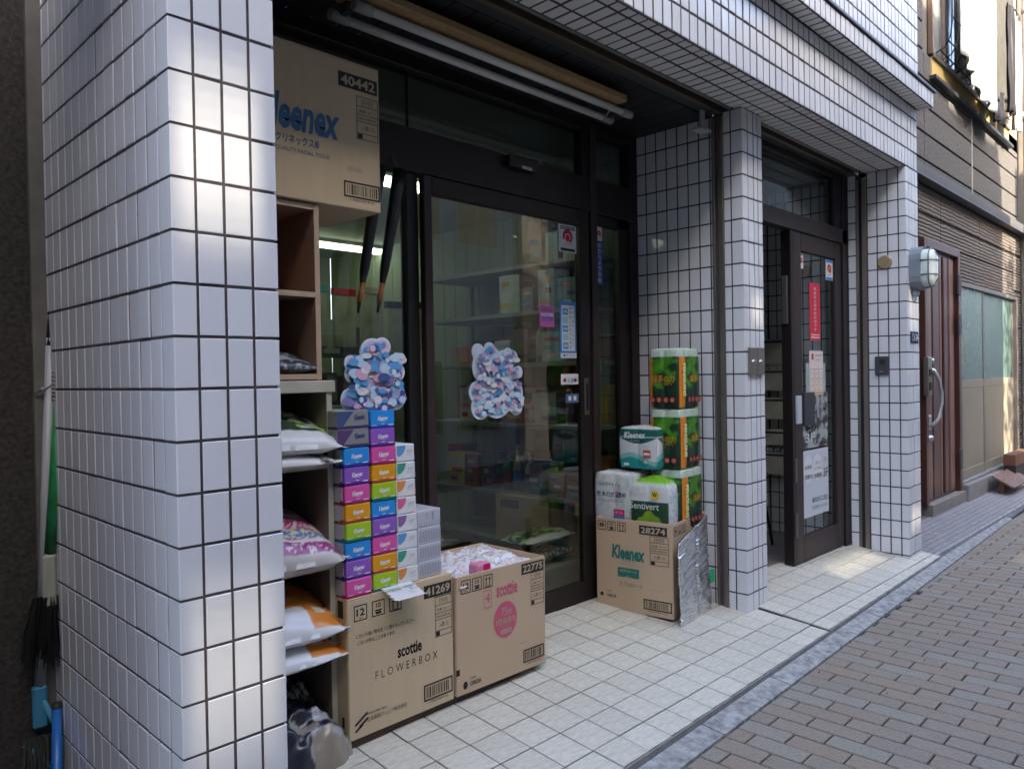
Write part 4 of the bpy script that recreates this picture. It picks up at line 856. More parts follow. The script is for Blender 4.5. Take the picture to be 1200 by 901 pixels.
# ---------------------------------------------------------------- box C with toilet paper
RZ=R(8.9); WC,DC,HC=3.75,3.75,4.12
bC=carton('open cardboard box lettered in green, beside the middle pillar, toilet paper packs standing in it',(22.21,3.38,.38),WC,DC,HC,rz=RZ,M=CARD2,open_=True)
b=MB(); b.box(.1,WC-.1,.2,DC-.1,-.16,-.01,BLACK); b.build('shadow_line_board',bC,local=True)  # added black board: the shadow line under the box put into its colour
GRN=flat((.012,.15,.12),'brand_green'); uL=V(0,-1,0); b=MB(); F=lambda x,d:V(0,DC*(1-x),HC*(1-d))
squares(b,F(.08,.085),uL,Z_,.38,.50,txt='8'); blackno(b,F(.755,.09),uL,Z_,1.32,.40,'28274',CP); table(b,F(.83,.30),uL,Z_,.86,1.25)
b.text('Kleenex',F(.43,.36),V(0,-1,-.03),Z_,1.62,.62,GRN,fat=.045,shear=.1); b.text('クリネックス®',F(.43,.445),uL,Z_,.7,.13,GRN); b.text('TOILET TISSUE 8ROLL',F(.43,.485),uL,Z_,1.1,.06,GREYI)
b.rect(F(.43,.575),uL,Z_,1.05,.42,GRN,.012); b.text('長持ちロール',F(.43,.555),uL,Z_,.85,.14,CP,.02,fat=.01); b.text('45m',F(.43,.625),uL,Z_,.35,.13,CP,.02,fat=.02); b.text('ダブル8ロール',F(.46,.70),uL,Z_,1.15,.19,GRN)
barcode(b,F(.80,.88),uL,Z_,1.28,.40,seed=9); b.text('日本製紙',F(.17,.80),uL,Z_,.26,.07,INK); b.text('CRECIA',F(.20,.85),uL,Z_,.5,.14,INK,fat=.02); b.rect(F(.07,.845),uL,Z_,.16,.16,INK); b.rect(F(.8,.72),uL,Z_,.7,.015,GREYI)
squares(b,V(.28,0,HC*.915),X_,Z_,.34,.46,txt='8'); blackno(b,V(3.0,0,HC*.93),X_,Z_,1.1,.36,'28274',CP); b.build('print',bC,local=True)
# foil covered board leaning on its street side
b=MB(); vs=[]; nx,ny=46,110; FO=mat('silver_foil',(.72,.73,.75),.16,metal=1.,bump=1.,bscale=30,stretch=(1,1,5),detail=3)
for j in range(ny+1):
    for i in range(nx+1):
        a,d=i/nx,j/ny; top=3.75+.75*a; z=.20+.14*a*0+(top-.2)*d
        n1=noise.noise(V(a*2,d*3,2))*.05+noise.noise(V(a*5+d*2,d*18,5))*.05+noise.noise(V(a*3+d*3,d*55,8))*.05
        if .55<a<.62: n1-=.06
        vs.append((22.05+3.05*a+.04*math.sin(d*8),2.92+.44*a*.9+.12*d-n1*.9-.05,z+.03*noise.noise(V(a*5,d*5,9))))
fs=[(j*(nx+1)+i,j*(nx+1)+i+1,(j+1)*(nx+1)+i+1,(j+1)*(nx+1)+i) for j in range(ny) for i in range(nx)]
n1=len(vs); vs+=[(x,y+.10,z) for x,y,z in vs]; fs+=[tuple(n1+q for q in f[::-1]) for f in fs]
ring=list(range(nx+1))+[nx+j*(nx+1) for j in range(1,ny+1)]+[ny*(nx+1)+i for i in range(nx-1,-1,-1)]+[j*(nx+1) for j in range(ny-1,0,-1)]
fs+=[(ring[k],n1+ring[k],n1+ring[(k+1)%len(ring)],ring[(k+1)%len(ring)]) for k in range(len(ring))]
b.add(vs,fs,FO,True); fo=tag(b.build('foil_board',loc=(23.5,3,.2)),'crumpled silver foil covered board leaning against the street side of the green lettered carton','foil board')
b=MB(); b.box(24.62,24.98,2.98,3.02,1.55,2.15,flat((.01,.30,.12),'tag_green')); b.tube([(24.75,3.0,1.55),(24.7,3.0,.6)],.03,flat((.3,.3,.3),'cord_grey'),6); b.build('tag',fo)
# lobed roll packs
def rollpack(label,c,w,d,h,paint,lobes=(3,2),M=PRINT,rz=0.,cap=(.60,.66,.62),nper=112,nz_=44,amp=.07,top_sag=.10,cat='toilet paper pack',extra=None,group='toilet paper packs in the green lettered carton'):
    t=thing('toilet_paper_pack',label,cat,c,rz,group=group); b=MB(); vs=[]; cols=[]
    per=2*(w+d); 
    def pt(s):
        s=(s%1)*per
        if s<d: f=s/d; k=lobes[1]; return V(0,d*(1-f),0),V(-1,0,0),f,k,0       # left face, back to front
        s-=d
        if s<w: f=s/w; return V(w*f,0,0),V(0,-1,0),f,lobes[0],1               # front, left to right
        s-=w
        if s<d: f=s/d; return V(w,d*f,0),V(1,0,0),f,lobes[1],2
        s-=d; f=s/w; return V(w*(1-f),d,0),V(0,1,0),f,lobes[0],3
    for j in range(nz_+1):
        z=j/nz_; sh=1-.06*(abs(2*z-1)**6)
        for q in range(nper):
            p,n,f,k,side=pt(q/nper); o=amp*(abs(math.sin(math.pi*k*f))**.6-.6); cx,cy=w/2,d/2
            jit=.012*noise.noise(V(q*.3,z*9,side)); x=cx+(p.x-cx)*sh+n.x*(o+jit); y=cy+(p.y-cy)*sh+n.y*(o+jit)
            vs.append((x,y,z*h)); cols.append(paint(side,f,z))
    fs=[(j*nper+q,j*nper+(q+1)%nper,(j+1)*nper+(q+1)%nper,(j+1)*nper+q) for j in range(nz_) for q in range(nper)]
    k=len(vs)
    for lev,s_ in ((1,.85),(1,.4),(1,0.02)):
        for q in range(nper):
            x,y,_=vs[(nz_)*nper+q]; vs.append((w/2+(x-w/2)*s_,d/2+(y-d/2)*s_,h+top_sag*(.35 if s_>.5 else .55 if s_>.1 else .8)+.03*noise.noise(V(q*.4,s_*5,1)))); cols.append(cap)
    fs+=[(nz_*nper+q,nz_*nper+(q+1)%nper,k+(q+1)%nper,k+q) for q in range(nper)]
    for l in (0,1): fs+=[(k+l*nper+q,k+l*nper+(q+1)%nper,k+(l+1)*nper+(q+1)%nper,k+(l+1)*nper+q) for q in range(nper)]
    b.add(vs,fs,M,True); b.cols=cols; b.build('wrapper',t,local=True)
    if extra: e_=MB(); extra(e_,w,d,h); e_.build('print',t,local=True)
    return t
def p_penguin(side,f,z):
    if z>.87: return (.42,.53,.42)
    if side==0 and f<.10 or side==1 and f<.30 or side==3: return (.66,.22,.01)
    g=(f-.3)/.7 if side==1 else f
    if z<.20: return (.008,.03,.018)
    for (cx,cz,rx,rz_,ang) in ((.42,.74,.42,.12,.35),(.55,.66,.38,.07,-.5),(.25,.68,.3,.06,.6),(.22,.42,.26,.07,-.3),(.72,.52,.22,.07,.5),(.5,.8,.5,.05,0)):
        x,y=(g-cx),(z-cz); xr=x*math.cos(ang)+y*math.sin(ang); yr=-x*math.sin(ang)+y*math.cos(ang); e=(xr/rx)**2+(yr/rz_)**2
        if e<1: return (.025+.05*(1-e),.15+.17*(1-e)*abs(math.sin(yr*60)),.010)
    return (.008,.032,.016)
def x_penguin(b,w,d,h):
    OB=flat((.35,.03,.02),'seal_red'); GO=flat((.50,.24,.02),'gold_ink'); LGN=flat((.50,.70,.30),'pale_green_ink')
    b.text('PENGUINS',V(w*.15,0,h*.48),V(0,0,-1),V(1,0,0),h*.56,w*.15,flat((.74,.80,.42),'penguin_text_pale'),.10,fat=.03)
    q=V(w*.15,0,h*.81)
    for i in range(4):
        c=V(0,d*(.86-.22*i),h*.14); 
        for r,C in ((.13,OB),(.09,flat((.45,.14,.10),'seal_pink'))): b.add([c+V(-.10-(.13-r)*.1,-r*math.cos(R(a)),r*math.sin(R(a))) for a in range(0,360,30)][::1],[list(range(12))],C)
        c=V(w*(.40+.17*i),0,h*.14)
        for r,C in ((.13,OB),(.09,flat((.45,.14,.10),'seal_pink'))): b.add([c+V(r*math.cos(R(a)),-.10-(.13-r)*.1,r*math.sin(R(a))) for a in range(0,360,30)],[list(range(12))],C)
    b.text('緑茶の力',V(0,d*.5,h*.50),-Y_,Z_,d*.75,.34,GO,.10,fat=.015); b.text('緑茶',V(w*.62,0,h*.50),X_,Z_,w*.4,.32,GO,.10,fat=.015); b.text('つよいちから',V(0,d*.5,h*.41),-Y_,Z_,d*.6,.12,GO,.10)
zt=[4.05,6.75,9.45]
for i,z in enumerate(zt): rollpack(['dark green leaf printed roll pack, lowest of its stack, half behind the gathered top bag','dark green leaf printed roll pack with orange stripe, middle of its stack','dark green leaf printed roll pack with orange stripe, top of its stack'][i],(23.35+.05*(1-i),3.62,z),1.95,1.5,2.62,p_penguin,(3,2),rz=R(5)+rnd.uniform(-.02,.02),extra=x_penguin)
def p_kl(side,f,z):
    if z>.78: return (.012,.12,.10) if .80<z<.99 else (.5,.55,.55)
    if z>.62: return (.012,.12,.10) if z>.62+.10*(1-4*(f-.5)**2)*0+.16-.16*math.sin(math.pi*f) else (.62,.64,.64)
    wv=.18+.10*math.sin(f*5)
    if z<wv: return (.015,.28,.26)
    if z<wv+.12: return (.22,.48,.46)
    return (.60,.63,.63)
def x_kl(b,w,d,h):
    b.text('Kleenex',V(0,d*.56,h*.84),V(0,-1,.03),Z_,d*.55,h*.17,WHITE,.06,fat=.03,shear=.1); b.rect(V(0,d*.25,h*.38),-Y_,Z_,.38,.34,flat((.45,.10,.05),'badge_red'),.08); b.rect(V(0,d*.25,h*.38),-Y_,Z_,.30,.10,WHITE,.085); b.text('コンパクト',V(0,d*.55,h*.70),-Y_,Z_,.5,.07,WHITE,.06); b.rect(V(0,d*.78,h*.10),-Y_,Z_,.26,.12,WHITE,.08); b.text('6',V(0,d*.28,h*.18),-Y_,Z_,.14,.16,WHITE,.08)
rollpack('green and white roll pack standing on the white roll pack, beside the glass',(22.75,4.45,6.72),1.3,2.0,1.80,p_kl,(2,2),rz=R(4),extra=x_kl,cap=(.50,.56,.56),top_sag=.18)
def p_wh(side,f,z):
    return (.60,.64,.62) if nz(f*2,z*2,4)<.25 else (.48,.56,.58)
def x_wh(b,w,d,h):
    b.text('シャワートイレ',V(0,d*.60,h*.78),-Y_,Z_,d*.52,.19,NAVY,.07,fat=.01); b.text('吸水力が2倍の',V(0,d*.56,h*.58),-Y_,Z_,d*.70,.24,NAVY,.07,fat=.02); b.text('トイレットペーパー',V(0,d*.58,h*.44),-Y_,Z_,d*.60,.16,NAVY,.07); b.text('2',V(0,d*.42,h*.585),-Y_,Z_,.14,.27,RED,.078,fat=.02)
    b.rect(V(0,d*.38,h*.21),-Y_,Z_,.56,.30,flat((.55,.03,.14),'badge_magenta'),.07); b.rect(V(0,d*.38,h*.09),-Y_,Z_,.56,.22,flat((.04,.24,.50),'badge_blue'),.07); b.text('ダブル',V(0,d*.38,h*.21),-Y_,Z_,.42,.14,WHITE,.078)
rollpack('large white roll pack with dark blue lettering at the back left of its carton',(22.30,5.35,4.25),1.5,2.15,2.20,p_wh,(2,2),rz=R(6),extra=x_wh,cap=(.62,.66,.67),top_sag=.15)
def p_st(side,f,z):
    if side==1: return (.60,.64,.66) if nz(f*2,z*2,5)<.2 else (.40,.46,.50)
    if z>.62: return (.58,.60,.61)
    if .04<f<.98:
        for cx,cz,r in ((.35,.10,.16),(.62,.12,.18),(.5,.28,.13),(.55,.02,.2),(.25,.0,.15)):
            if (f-cx)**2+(z-cz)**2<r*r: return (.22,.38,.03)
        return (.015,.06,.03)
    return (.6,.62,.62)
def x_st(b,w,d,h):
    b.text('Sentivert',V(0,d*.60,h*.52),-Y_,Z_,d*.72,.30,WHITE,.06); 
    c=V(0,d*.33,h*.80); b.add([c+V(-.085,-.20*math.cos(R(a)),.20*math.sin(R(a))) for a in range(0,360,24)],[list(range(15))],flat((.62,.50,.03),'badge_yellow')); b.text('W',c,-Y_,Z_,.22,.20,INK,.095,fat=.03)
    b.text('1.5倍巻',V(w*.3,0,h*.75),X_,Z_,.5,.14,flat((.05,.35,.55),'cyan_ink'),.06); b.text('トイレット',V(w*.45,0,h*.45),X_,Z_,.7,.13,GREYI,.06); b.text('ペーパー',V(w*.45,0,h*.3),X_,Z_,.6,.11,GREYI,.06)
st_=rollpack('white roll bag with bright green gathered top and yellow W badge',(22.50,3.72,4.18),1.25,1.95,1.85,p_st,(1,2),rz=R(8),extra=x_st,cap=(.16,.42,.02),top_sag=.55,amp=.05)
# ================================================================ LEFT GAP: stucco wall, brooms
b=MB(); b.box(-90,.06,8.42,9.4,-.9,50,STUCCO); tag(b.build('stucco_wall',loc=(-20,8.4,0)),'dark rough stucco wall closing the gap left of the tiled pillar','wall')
b=MB(); b.box(-.34,-.0,8.26,8.43,-.5,50,mat('sealant_strip',(.14,.13,.115),.8,var=.2,scale=10)); tag(b.build('joint_strip',loc=(-.2,8.3,0)),'pale sealant strip in the corner between stucco wall and tiled pillar','sealant strip')
b=MB(); b.box(-14,-.1,-1.6,8.4,-.6,-.05,mat('gap_floor_concrete',(.13,.13,.125),.9,var=.2,scale=10)); 
b=MB(); b.box(-90,-8,.3,8.42,-.9,30,STUCCO); b.box(-90,-8,-.2,.3,-.9,30,mat('left_shade_block_front',(.20,.19,.18),.85,var=.1,scale=5)); tag(b.build('left_shade_block',loc=(-20,0,0)),'plain grey unseen house left of the gap, added to shade the pillar side','building')  # unseen block added to darken the side face of the left pillar
t=thing('broom','green wrapped hand broom hanging bristles down in the dark gap','broom',(-.25,7.9,5))
b=MB(); b.tube([(.12,7.85,10.6),(-.02,7.9,8),(-.15,7.95,6.6)],[.12,.155,.13],mat('green_tape',(.012,.16,.05),.35,var=.3,scale=25),10); b.build('handle',t)
b=MB(); b.tube([(.14,7.8,11.35),(.12,7.85,10.55)],.17,flat((.22,.20,.20),'coil_grey'),8)
for k in range(8): b.tube([(.14+.17*math.cos(a),7.82+.17*math.sin(a),10.6+k*.1) for a in [R(q) for q in range(0,361,45)]],.03,flat((.35,.33,.34),'coil_light'),5)
b.build('coil',t)
b=MB(); b.box(-.34,-.0,7.8,8.0,5.2,6.6,flat((.33,.34,.27),'broom_socket_cream'),.08); b.build('socket',t)
b=MB(); BR=flat((.015,.014,.012),'bristle_black')
for k in range(150):
    a=rnd.uniform(-1,1); x=-.25+a*.3; l=rnd.uniform(1.0,1.9); b.tube([(x,7.9+rnd.uniform(-.1,.1),5.5),(x+a*.22-.15+rnd.uniform(-.05,.05),7.85+rnd.uniform(-.25,.2),5.5-l)],[.02,.012],BR,3,False,False)
b.build('bristles',t)
t=thing('mop','long white poled mop with a pale blue clamp standing in the dark gap','mop',(-.3,8.1,1))
b=MB(); b.tube([(.06,8.15,12.2),(-.42,8.1,2.9)],.13,mat('pole_white',(.34,.34,.34),.4),10); b.build('pole',t)
b=MB(); b.tube([(.16,8.15,13.3),(.06,8.15,12.9),(.06,8.15,12.0)],[.05,.06,.15],flat((.02,.02,.02),'cap_black'),8); b.build('cap',t)
b=MB(); CB=flat((.05,.22,.34),'clamp_blue'); b.box(-.60,-.25,7.95,8.2,2.1,3.2,CB,.06); b.tube([(-.4,8.05,2.9),(-.15,7.85,2.2),(-.05,7.8,1.5),(-.3,7.8,1.1)],.08,CB,8); b.tube([(-.8,8,1.8),(-.3,7.9,1.2)],.06,CB,6); b.build('clamp',t)
b=MB(); 
for k in range(60): x=rnd.uniform(-.8,0); b.tube([(x,8+rnd.uniform(-.1,.1),1.9),(x+rnd.uniform(-.3,.2),7.9+rnd.uniform(-.3,.2),-.2)],[.04,.03],flat((.05,.05,.045),'mop_strand'),4,False,False)
b.build('strands',t)
t=thing('dustpan_handle','bright blue long handled dustpan leaning in the corner of the dark gap','dustpan',(.0,7.2,0))
b=MB(); b.tube([(-.10,7.8,2.6),(-.55,6.3,-.1)],[.11,.15],mat('plastic_blue',(.02,.13,.42),.35),10); b.lathe((-.10,7.8,2.6),[(0,.14),(.12,.12),(.14,0)],flat((.02,.02,.02),'cap_black'),10); b.build('handle',t)
b=MB(); b.box(-1.2,-.2,5.9,6.7,-.3,-.05,mat('plastic_blue',(.02,.13,.42),.35),.05); b.build('pan',t)
b=MB(); b.tube([(-.34,8.2,10.75),(-.1,8.05,10.9),(.05,8.0,11.0)],.03,flat((.3,.28,.24),'string'),5); b.lathe((-.2,8.1,10.85),[(0,-.08),(.08,0),(0,.08)],flat((.3,.28,.24),'string'),8); tag(b.build('string_tie',loc=(-.2,8.1,10.8)),'knotted string tying the broom handles to the wall corner','string')
b=MB(); b.add([(-14,-1.6,-.3),(-.05,-1.6,-.3),(-.05,8.42,-.1),(-14,8.42,-.1)],[(0,1,2,3)],mat('gap_floor_concrete',(.13,.13,.125),.9)); b.build('gap_floor',kind='structure')
# ================================================================ UNLIT TUBE LAMP UNDER THE CEILING
t=thing('tube_lamp','unlit double fluorescent lamp on a golden brown batten under the shop ceiling','lamp',(7,4.5,22.3))
GB=mat('golden_batten',(.36,.235,.105),.5,var=.12,scale=60,bump=.3,bscale=90); TB=mat('tube_off_white',(.68,.68,.64),.25,var=.04,scale=5)
b=MB(); b.box(6.9,20.15,3.93,5.05,22.22,22.5,GB,.03); b.build('batten',t)
for y,z,xa,xb in ((4.42,22.0,7.7,20.5),(5.22,21.9,7.4,20.2)):
    b=MB(); b.tube([(xa,y,z),(xb,y,z)],.135,TB,12); b.build('tube',t)
    for xe,sg in ((xa,-1),(xb,1)): b=MB(); b.tube([(xe-sg*.1,y,z),(xe+sg*.55,y,z)],.17,flat((.30,.30,.28),'socket_grey'),12); b.box(xe+sg*.2-.1,xe+sg*.2+.1,y-.05,4.7,z,22.3,flat((.06,.06,.06),'bracket_dark')); b.build('socket',t)
b=MB(); b.tube([(20.3,5.2,21.95),(20.2,4.9,22.1),(20.2,4.5,22.15)],.04,flat((.4,.4,.38),'wire_pale'),6); b.build('wire',t)
# ================================================================ NEIGHBOURING BUILDING ON THE RIGHT
def siding_mat():
    M=mat('grooved_siding',(.095,.080,.068),.85,var=.2,scale=18,stretch=(.5,1,6)); n=M.node_tree.nodes; L=M.node_tree.links
    tc=n.new('ShaderNodeTexCoord'); wv=n.new('ShaderNodeTexWave'); wv.bands_direction='Z'; wv.inputs['Scale'].default_value=9.; wv.inputs['Distortion'].default_value=3.5; wv.inputs['Detail'].default_value=3; wv.inputs['Detail Scale'].default_value=1.6
    mp=n.new('ShaderNodeMapping'); mp.inputs['Scale'].default_value=(.35,1,1); L.new(tc.outputs['Object'],mp.inputs[0]); L.new(mp.outputs[0],wv.inputs[0]); bp=n.new('ShaderNodeBump'); bp.inputs['Strength'].default_value=1; bp.inputs['Distance'].default_value=.008
    L.new(wv.outputs['Fac'],bp.inputs['Height']); L.new(bp.outputs[0],n['Principled BSDF'].inputs['Normal']); return M
SID=siding_mat(); STP=mat('washed_stone_panel',(.074,.069,.064),.9,var=.45,scale=38,bump=.8,bscale=130,detail=6); YN2=3.4
nbd=thing('neighbour_house','grey brown clad neighbouring house beyond the right pillar','building',(44.6,YN2,0))
b=MB(); b.box(44.6,110,YN2+.25,YN2+20,-.9,60,mat('house_core',(.10,.09,.08),.9)); b.build('wall_core',nbd)
def panel(x0,x1,z0,z1,M,y=YN2,t_=.26,nm='siding_panel'): b=MB(); b.box(x0+.05,x1-.05,y,y+t_,z0+.06,z1-.06,M,.05); return b.build(nm,nbd)
for x0,x1,z0,z1 in [(44.6,50.5,-.2,25.1),(50.5,56.5,-.2,25.1)]:
    z=z0
    while z<z1-.1: panel(x0,x1,z,min(z+3.85,z1),SID); z+=3.85
for x0,x1,zz in [(56.5,62.2,[20.95,22.9,25.1]),(62.2,74.5,[20.95,22.9,25.1]),(66.4,88.4,[18.35,20.95]),(74.5,88.4,[20.95,22.9,25.1]),(88.4,100,[-.2,3.7,7.5,11.3,15.2,19.05,22.9,25.1])]:
    for a,c_ in zip(zz,zz[1:]): panel(x0,x1,a,c_,SID)
b=MB(); b.box(44.6,105,YN2-.75,YN2+.2,25.15,25.35,mat('flashing_grey',(.10,.10,.11),.5,metal=.4)); b.box(44.6,105,YN2-.75,YN2-.60,25.3,26.05,mat('flashing_face',(.075,.073,.072),.6,var=.1,scale=3),.03); b.box(44.6,105,YN2-.6,YN2+.2,25.9,26.05,mat('flashing_face',(.075,.073,.072))); b.build('string_course',nbd)
for x0,x1 in ((44.6,58.2),(58.2,72.0),(72.0,90.6)):
    z=26.1
    while z<56:
        z1=27.04 if z<26.5 else z+2.09
        if not (x0>=58 and x0<80 and z>33.5 ): panel(x0,x1,z,z1,STP,nm='stone_panel')
        z=z1
panel(86.5,90.6,33.8,56,mat('sunlit_stone_panel',(.22,.18,.145),.9,var=.1,scale=40,bump=.4,bscale=90),nm='stone_panel');  # sunlit stretch of wall: warm sunlight put into the panel colour
b=MB(); b.box(72.0-.05,72.0+.08,YN2-.05,YN2+.02,26.2,33.4,flat((.40,.39,.36),'pale_joint')); b.build('joint_bead',nbd)
# beige service pipe and pier
b=MB(); b.box(92.2,110,YN2-1.2,YN2+.5,-.9,60,mat('beige_pier',(.40,.36,.30),.8,var=.08,scale=4),.1); tag(b.build('pier',nbd))
b=MB(); b.tube([(91.6,2.7,-.4),(91.6,2.7,58)],.34,mat('pipe_beige',(.42,.40,.36),.5),14); 
for z in (12,24,37.5,49): b.tube([(91.6,2.7,z),(91.6,2.7,z+.5)],.42,flat((.35,.33,.30),'pipe_collar'),14)
b.tube([(91.6,2.7,37.8),(88.6,2.3,37.4)],.25,flat((.55,.54,.5),'pole_arm'),10); b.build('downpipe',nbd)
# front door
fd=thing('front_door','reddish brown ribbed front door of the neighbouring house with a long curved handle','door',(56.6,3.3,.7))
RW=mat('red_brown_door',(.075,.026,.018),.34,var=.3,scale=7,stretch=(6,6,.3),spec=.6); RW2=mat('red_brown_rib_light',(.17,.08,.055),.35,var=.2,scale=7,stretch=(6,6,.3))
b=MB(); b.box(56.5,57.1,3.0,3.7,.7,20.9,RW,.04); b.box(65.6,66.15,3.0,3.7,.7,20.9,RW,.04); b.box(57.1,65.6,3.0,3.7,20.25,20.9,RW,.04); b.build('frame',fd)
b=MB(); b.box(57.1,65.6,3.35,3.6,.75,20.25,RW); b.build('leaf',fd)
for x0,x1,M in ((57.4,58.6,RW2),(58.9,60.6,RW),(60.8,61.3,RW2),(61.9,63.0,RW),(63.5,64.7,RW2)): b=MB(); b.box(x0,x1,3.16,3.36,1.0,20.0,M,.08); b.build('rib',fd)
HM=mat('satin_handle_metal',(.50,.50,.50),.35,metal=.6)
b=MB(); b.tube([(57.3,3.05,11.0),(57.3,2.7,10.9),(57.6,2.45,10.3),(58.0,2.35,9.2),(58.0,2.35,8.4),(57.6,2.45,7.3),(57.3,2.7,6.8),(57.3,3.05,6.7)],[.14,.16,.14,.13,.13,.14,.16,.14],HM,10); b.box(57.05,57.6,2.95,3.15,10.1,11.2,HM,.04); b.box(57.05,57.6,2.95,3.15,6.4,7.5,HM,.04); b.build('handle',fd)
b=MB(); b.box(56.2,57.2,2.75,3.1,9.0,11.9,mat('lock_box_bronze',(.26,.24,.20),.35,metal=.7),.05); b.box(56.35,56.9,2.70,2.76,9.4,10.0,BLACK); b.box(56.35,56.9,2.70,2.76,10.5,11.0,BLACK); b.lathe((57.55,3.05,11.6),[(0,-.35),(.2,-.3),(.22,0)],HM,14,'y'); b.lathe((57.3,3.05,5.75),[(0,-.3),(.22,-.25),(.25,0)],HM,14,'y'); b.build('lock',fd)
for z in (2.6,13.8,17.2-.1): 
    b=MB(); b.box(65.2,65.9,2.86,3.02,z,z+1.7,flat((.07,.06,.06),'hinge_dark'),.03); b.build('hinge',fd)
b=MB(); b.box(56.9,66.2,2.7,3.9,-.35,.74,mat('sill_stone_grey',(.20,.19,.17),.75,var=.15,scale=20),.03); tag(b.build('door_step',loc=(61,3,0)),'grey stone step under the reddish brown front door','step')
# big sliding window / door
gw=thing('frosted_window','tall two leaf window with green frosted glass above and beige panels below','window',(66.4,3.3,1.3))
FG=mat('green_frosted_glass',(.095,.15,.12),.25,var=.14,scale=5,spec=.7,bump=.25,bscale=6); BP=mat('beige_panel',(.235,.205,.155),.5,var=.05,scale=3); FRM=mat('taupe_window_frame',(.17,.15,.13),.4,metal=.3)
b=MB(); b.box(66.3,66.75,3.05,3.6,1.2,18.35,FRM,.03); b.box(87.7,88.4,3.05,3.6,1.2,18.35,FRM,.03); b.box(66.75,87.7,3.05,3.6,18.0,18.35,FRM,.03); b.box(66.3,88.4,2.95,3.6,1.2,1.45,mat('sill_metal',(.42,.41,.40),.35,metal=.7),.02); b.build('frame',gw)
for x0,x1,y in ((66.75,75.1,3.25),(74.6,87.7,3.38)):
    l=MB(); l.box(x0,x0+.45,y,y+.12,1.45,18.0,FRM,.02); l.box(x1-.45,x1,y,y+.12,1.45,18.0,FRM,.02); l.box(x0+.45,x1-.45,y,y+.12,9.3,10.0,mat('beige_rail',(.24,.21,.16),.5),.02); l.box(x0+.45,x1-.45,y,y+.12,1.45,2.3,BP,.02); l.build('leaf_frame',gw)
    l=MB(); l.box(x0+.45,x1-.45,y+.04,y+.08,10.0,18.0,FG); l.build('pane',gw)
    l=MB(); l.box(x0+.45,x1-.45,y+.03,y+.08,2.3,9.3,BP); l.build('lower_panel',gw)
b=MB(); b.box(66.25,88.5,2.55,3.9,-.35,1.2,mat('curb_grey',(.21,.20,.185),.8,var=.12,scale=12),.04); tag(b.build('window_curb',loc=(70,3,0)),'grey curb running under the green frosted window','kerb')
# slanted board and crate beside it
WB_=mat('pinkish_board',(.17,.10,.08),.75,var=.2,scale=10,stretch=(1,5,1)); 
b=MB(); b.prism([(72.5,.5,.45),(79.5,.5,.45),(79.5,2.2,1.38),(72.5,2.2,1.38)],(0,-.48,.88),.14,WB_); b.box(73.0,73.5,1.4,1.8,-.2,1.0,flat((.15,.06,.03),'prop_wood')); tag(b.build('slanted_board',loc=(75,1,.2)),'pinkish wooden board propped on a slant at the foot of the frosted window','board')
b=MB(); b.box(78.4,85.5,1.5,2.5,1.7,2.75,mat('crate_brown',(.13,.055,.03),.7,var=.2,scale=8),.03); tag(b.build('wooden_box',loc=(82,2,1.7)),'brown wooden box standing behind the slanted board','box')
b=MB(); b.box(78.4,85.5,1.5,2.5,-.3,1.68,flat((.02,.018,.016),'dark_gap_wood')); tag(b.build('stand',loc=(82,2,0)),'dark stand under the brown wooden box','stand')
# upper window bay, rack and laundry
ub=thing('upper_window','wide upper window of the neighbouring house behind the drying rack','window',(60,3.3,33.8))
b=MB(); b.box(59.6,86.4,2.9,3.7,33.55,33.85,mat('sill_dark',(.05,.05,.055),.4,metal=.5),.03); b.build('sill',ub)
b=MB(); b.box(60,86.2,3.3,3.6,33.85,35.4,mat('ochre_panel',(.42,.30,.10),.7)); b.build('lower_panel',ub)
for x in (60.0,63.3,69.2,75.2,80.6,85.8): b=MB(); b.box(x,x+.22,3.2,3.6,35.4,56,mat('window_stile_brown',(.16,.11,.08),.4,metal=.3),.03); b.build('stile',ub)
b=MB(); b.box(60,86.2,3.1,3.6,35.35,35.7,FRM,.02); b.build('rail',ub)
WG=glass('upper_pane_glass',(.85,.88,.9),1.9)
for x0,x1 in ((60.4,63.3),(63.7,69.2),(69.6,75.2),(75.6,80.6),(81,85.8)): b=MB(); b.box(x0,x1,3.4,3.44,35.7,56,WG); b.build('pane',ub)
b=MB(); b.box(60.1,86,3.52,3.58,35.4,56,mat('pale_curtain',(.75,.74,.70),.9,var=.06,scale=3,stretch=(6,1,.2))); tag(b.build('curtain',loc=(73,4.45,35.4)),'pale curtain behind the upper window of the neighbouring house','curtain')
rk=thing('drying_rack','black curved bar balcony rack under the upper window','rack',(60.2,2.4,35)); RK=mat('rack_black',(.018,.018,.02),.4,metal=.4)
for i in range(13):
    x=60.4+i*1.9; b=MB(); b.tube([(x,3.2,50),(x,1.95,50)],.06,RK,6); b.tube([(x,1.95,50),(x,1.95,37.9),(x,2.1,36.7),(x,2.5,36.0),(x,3.2,35.7)],.06,RK,7); b.build('curved_bar',rk)
for y,z in ((1.95,46),(1.95,38.2),(2.2,36.4),(2.8,35.85)): b=MB(); b.tube([(60.3,y,z),(84,y,z)],.06,RK,6); b.build('cross_bar',rk)
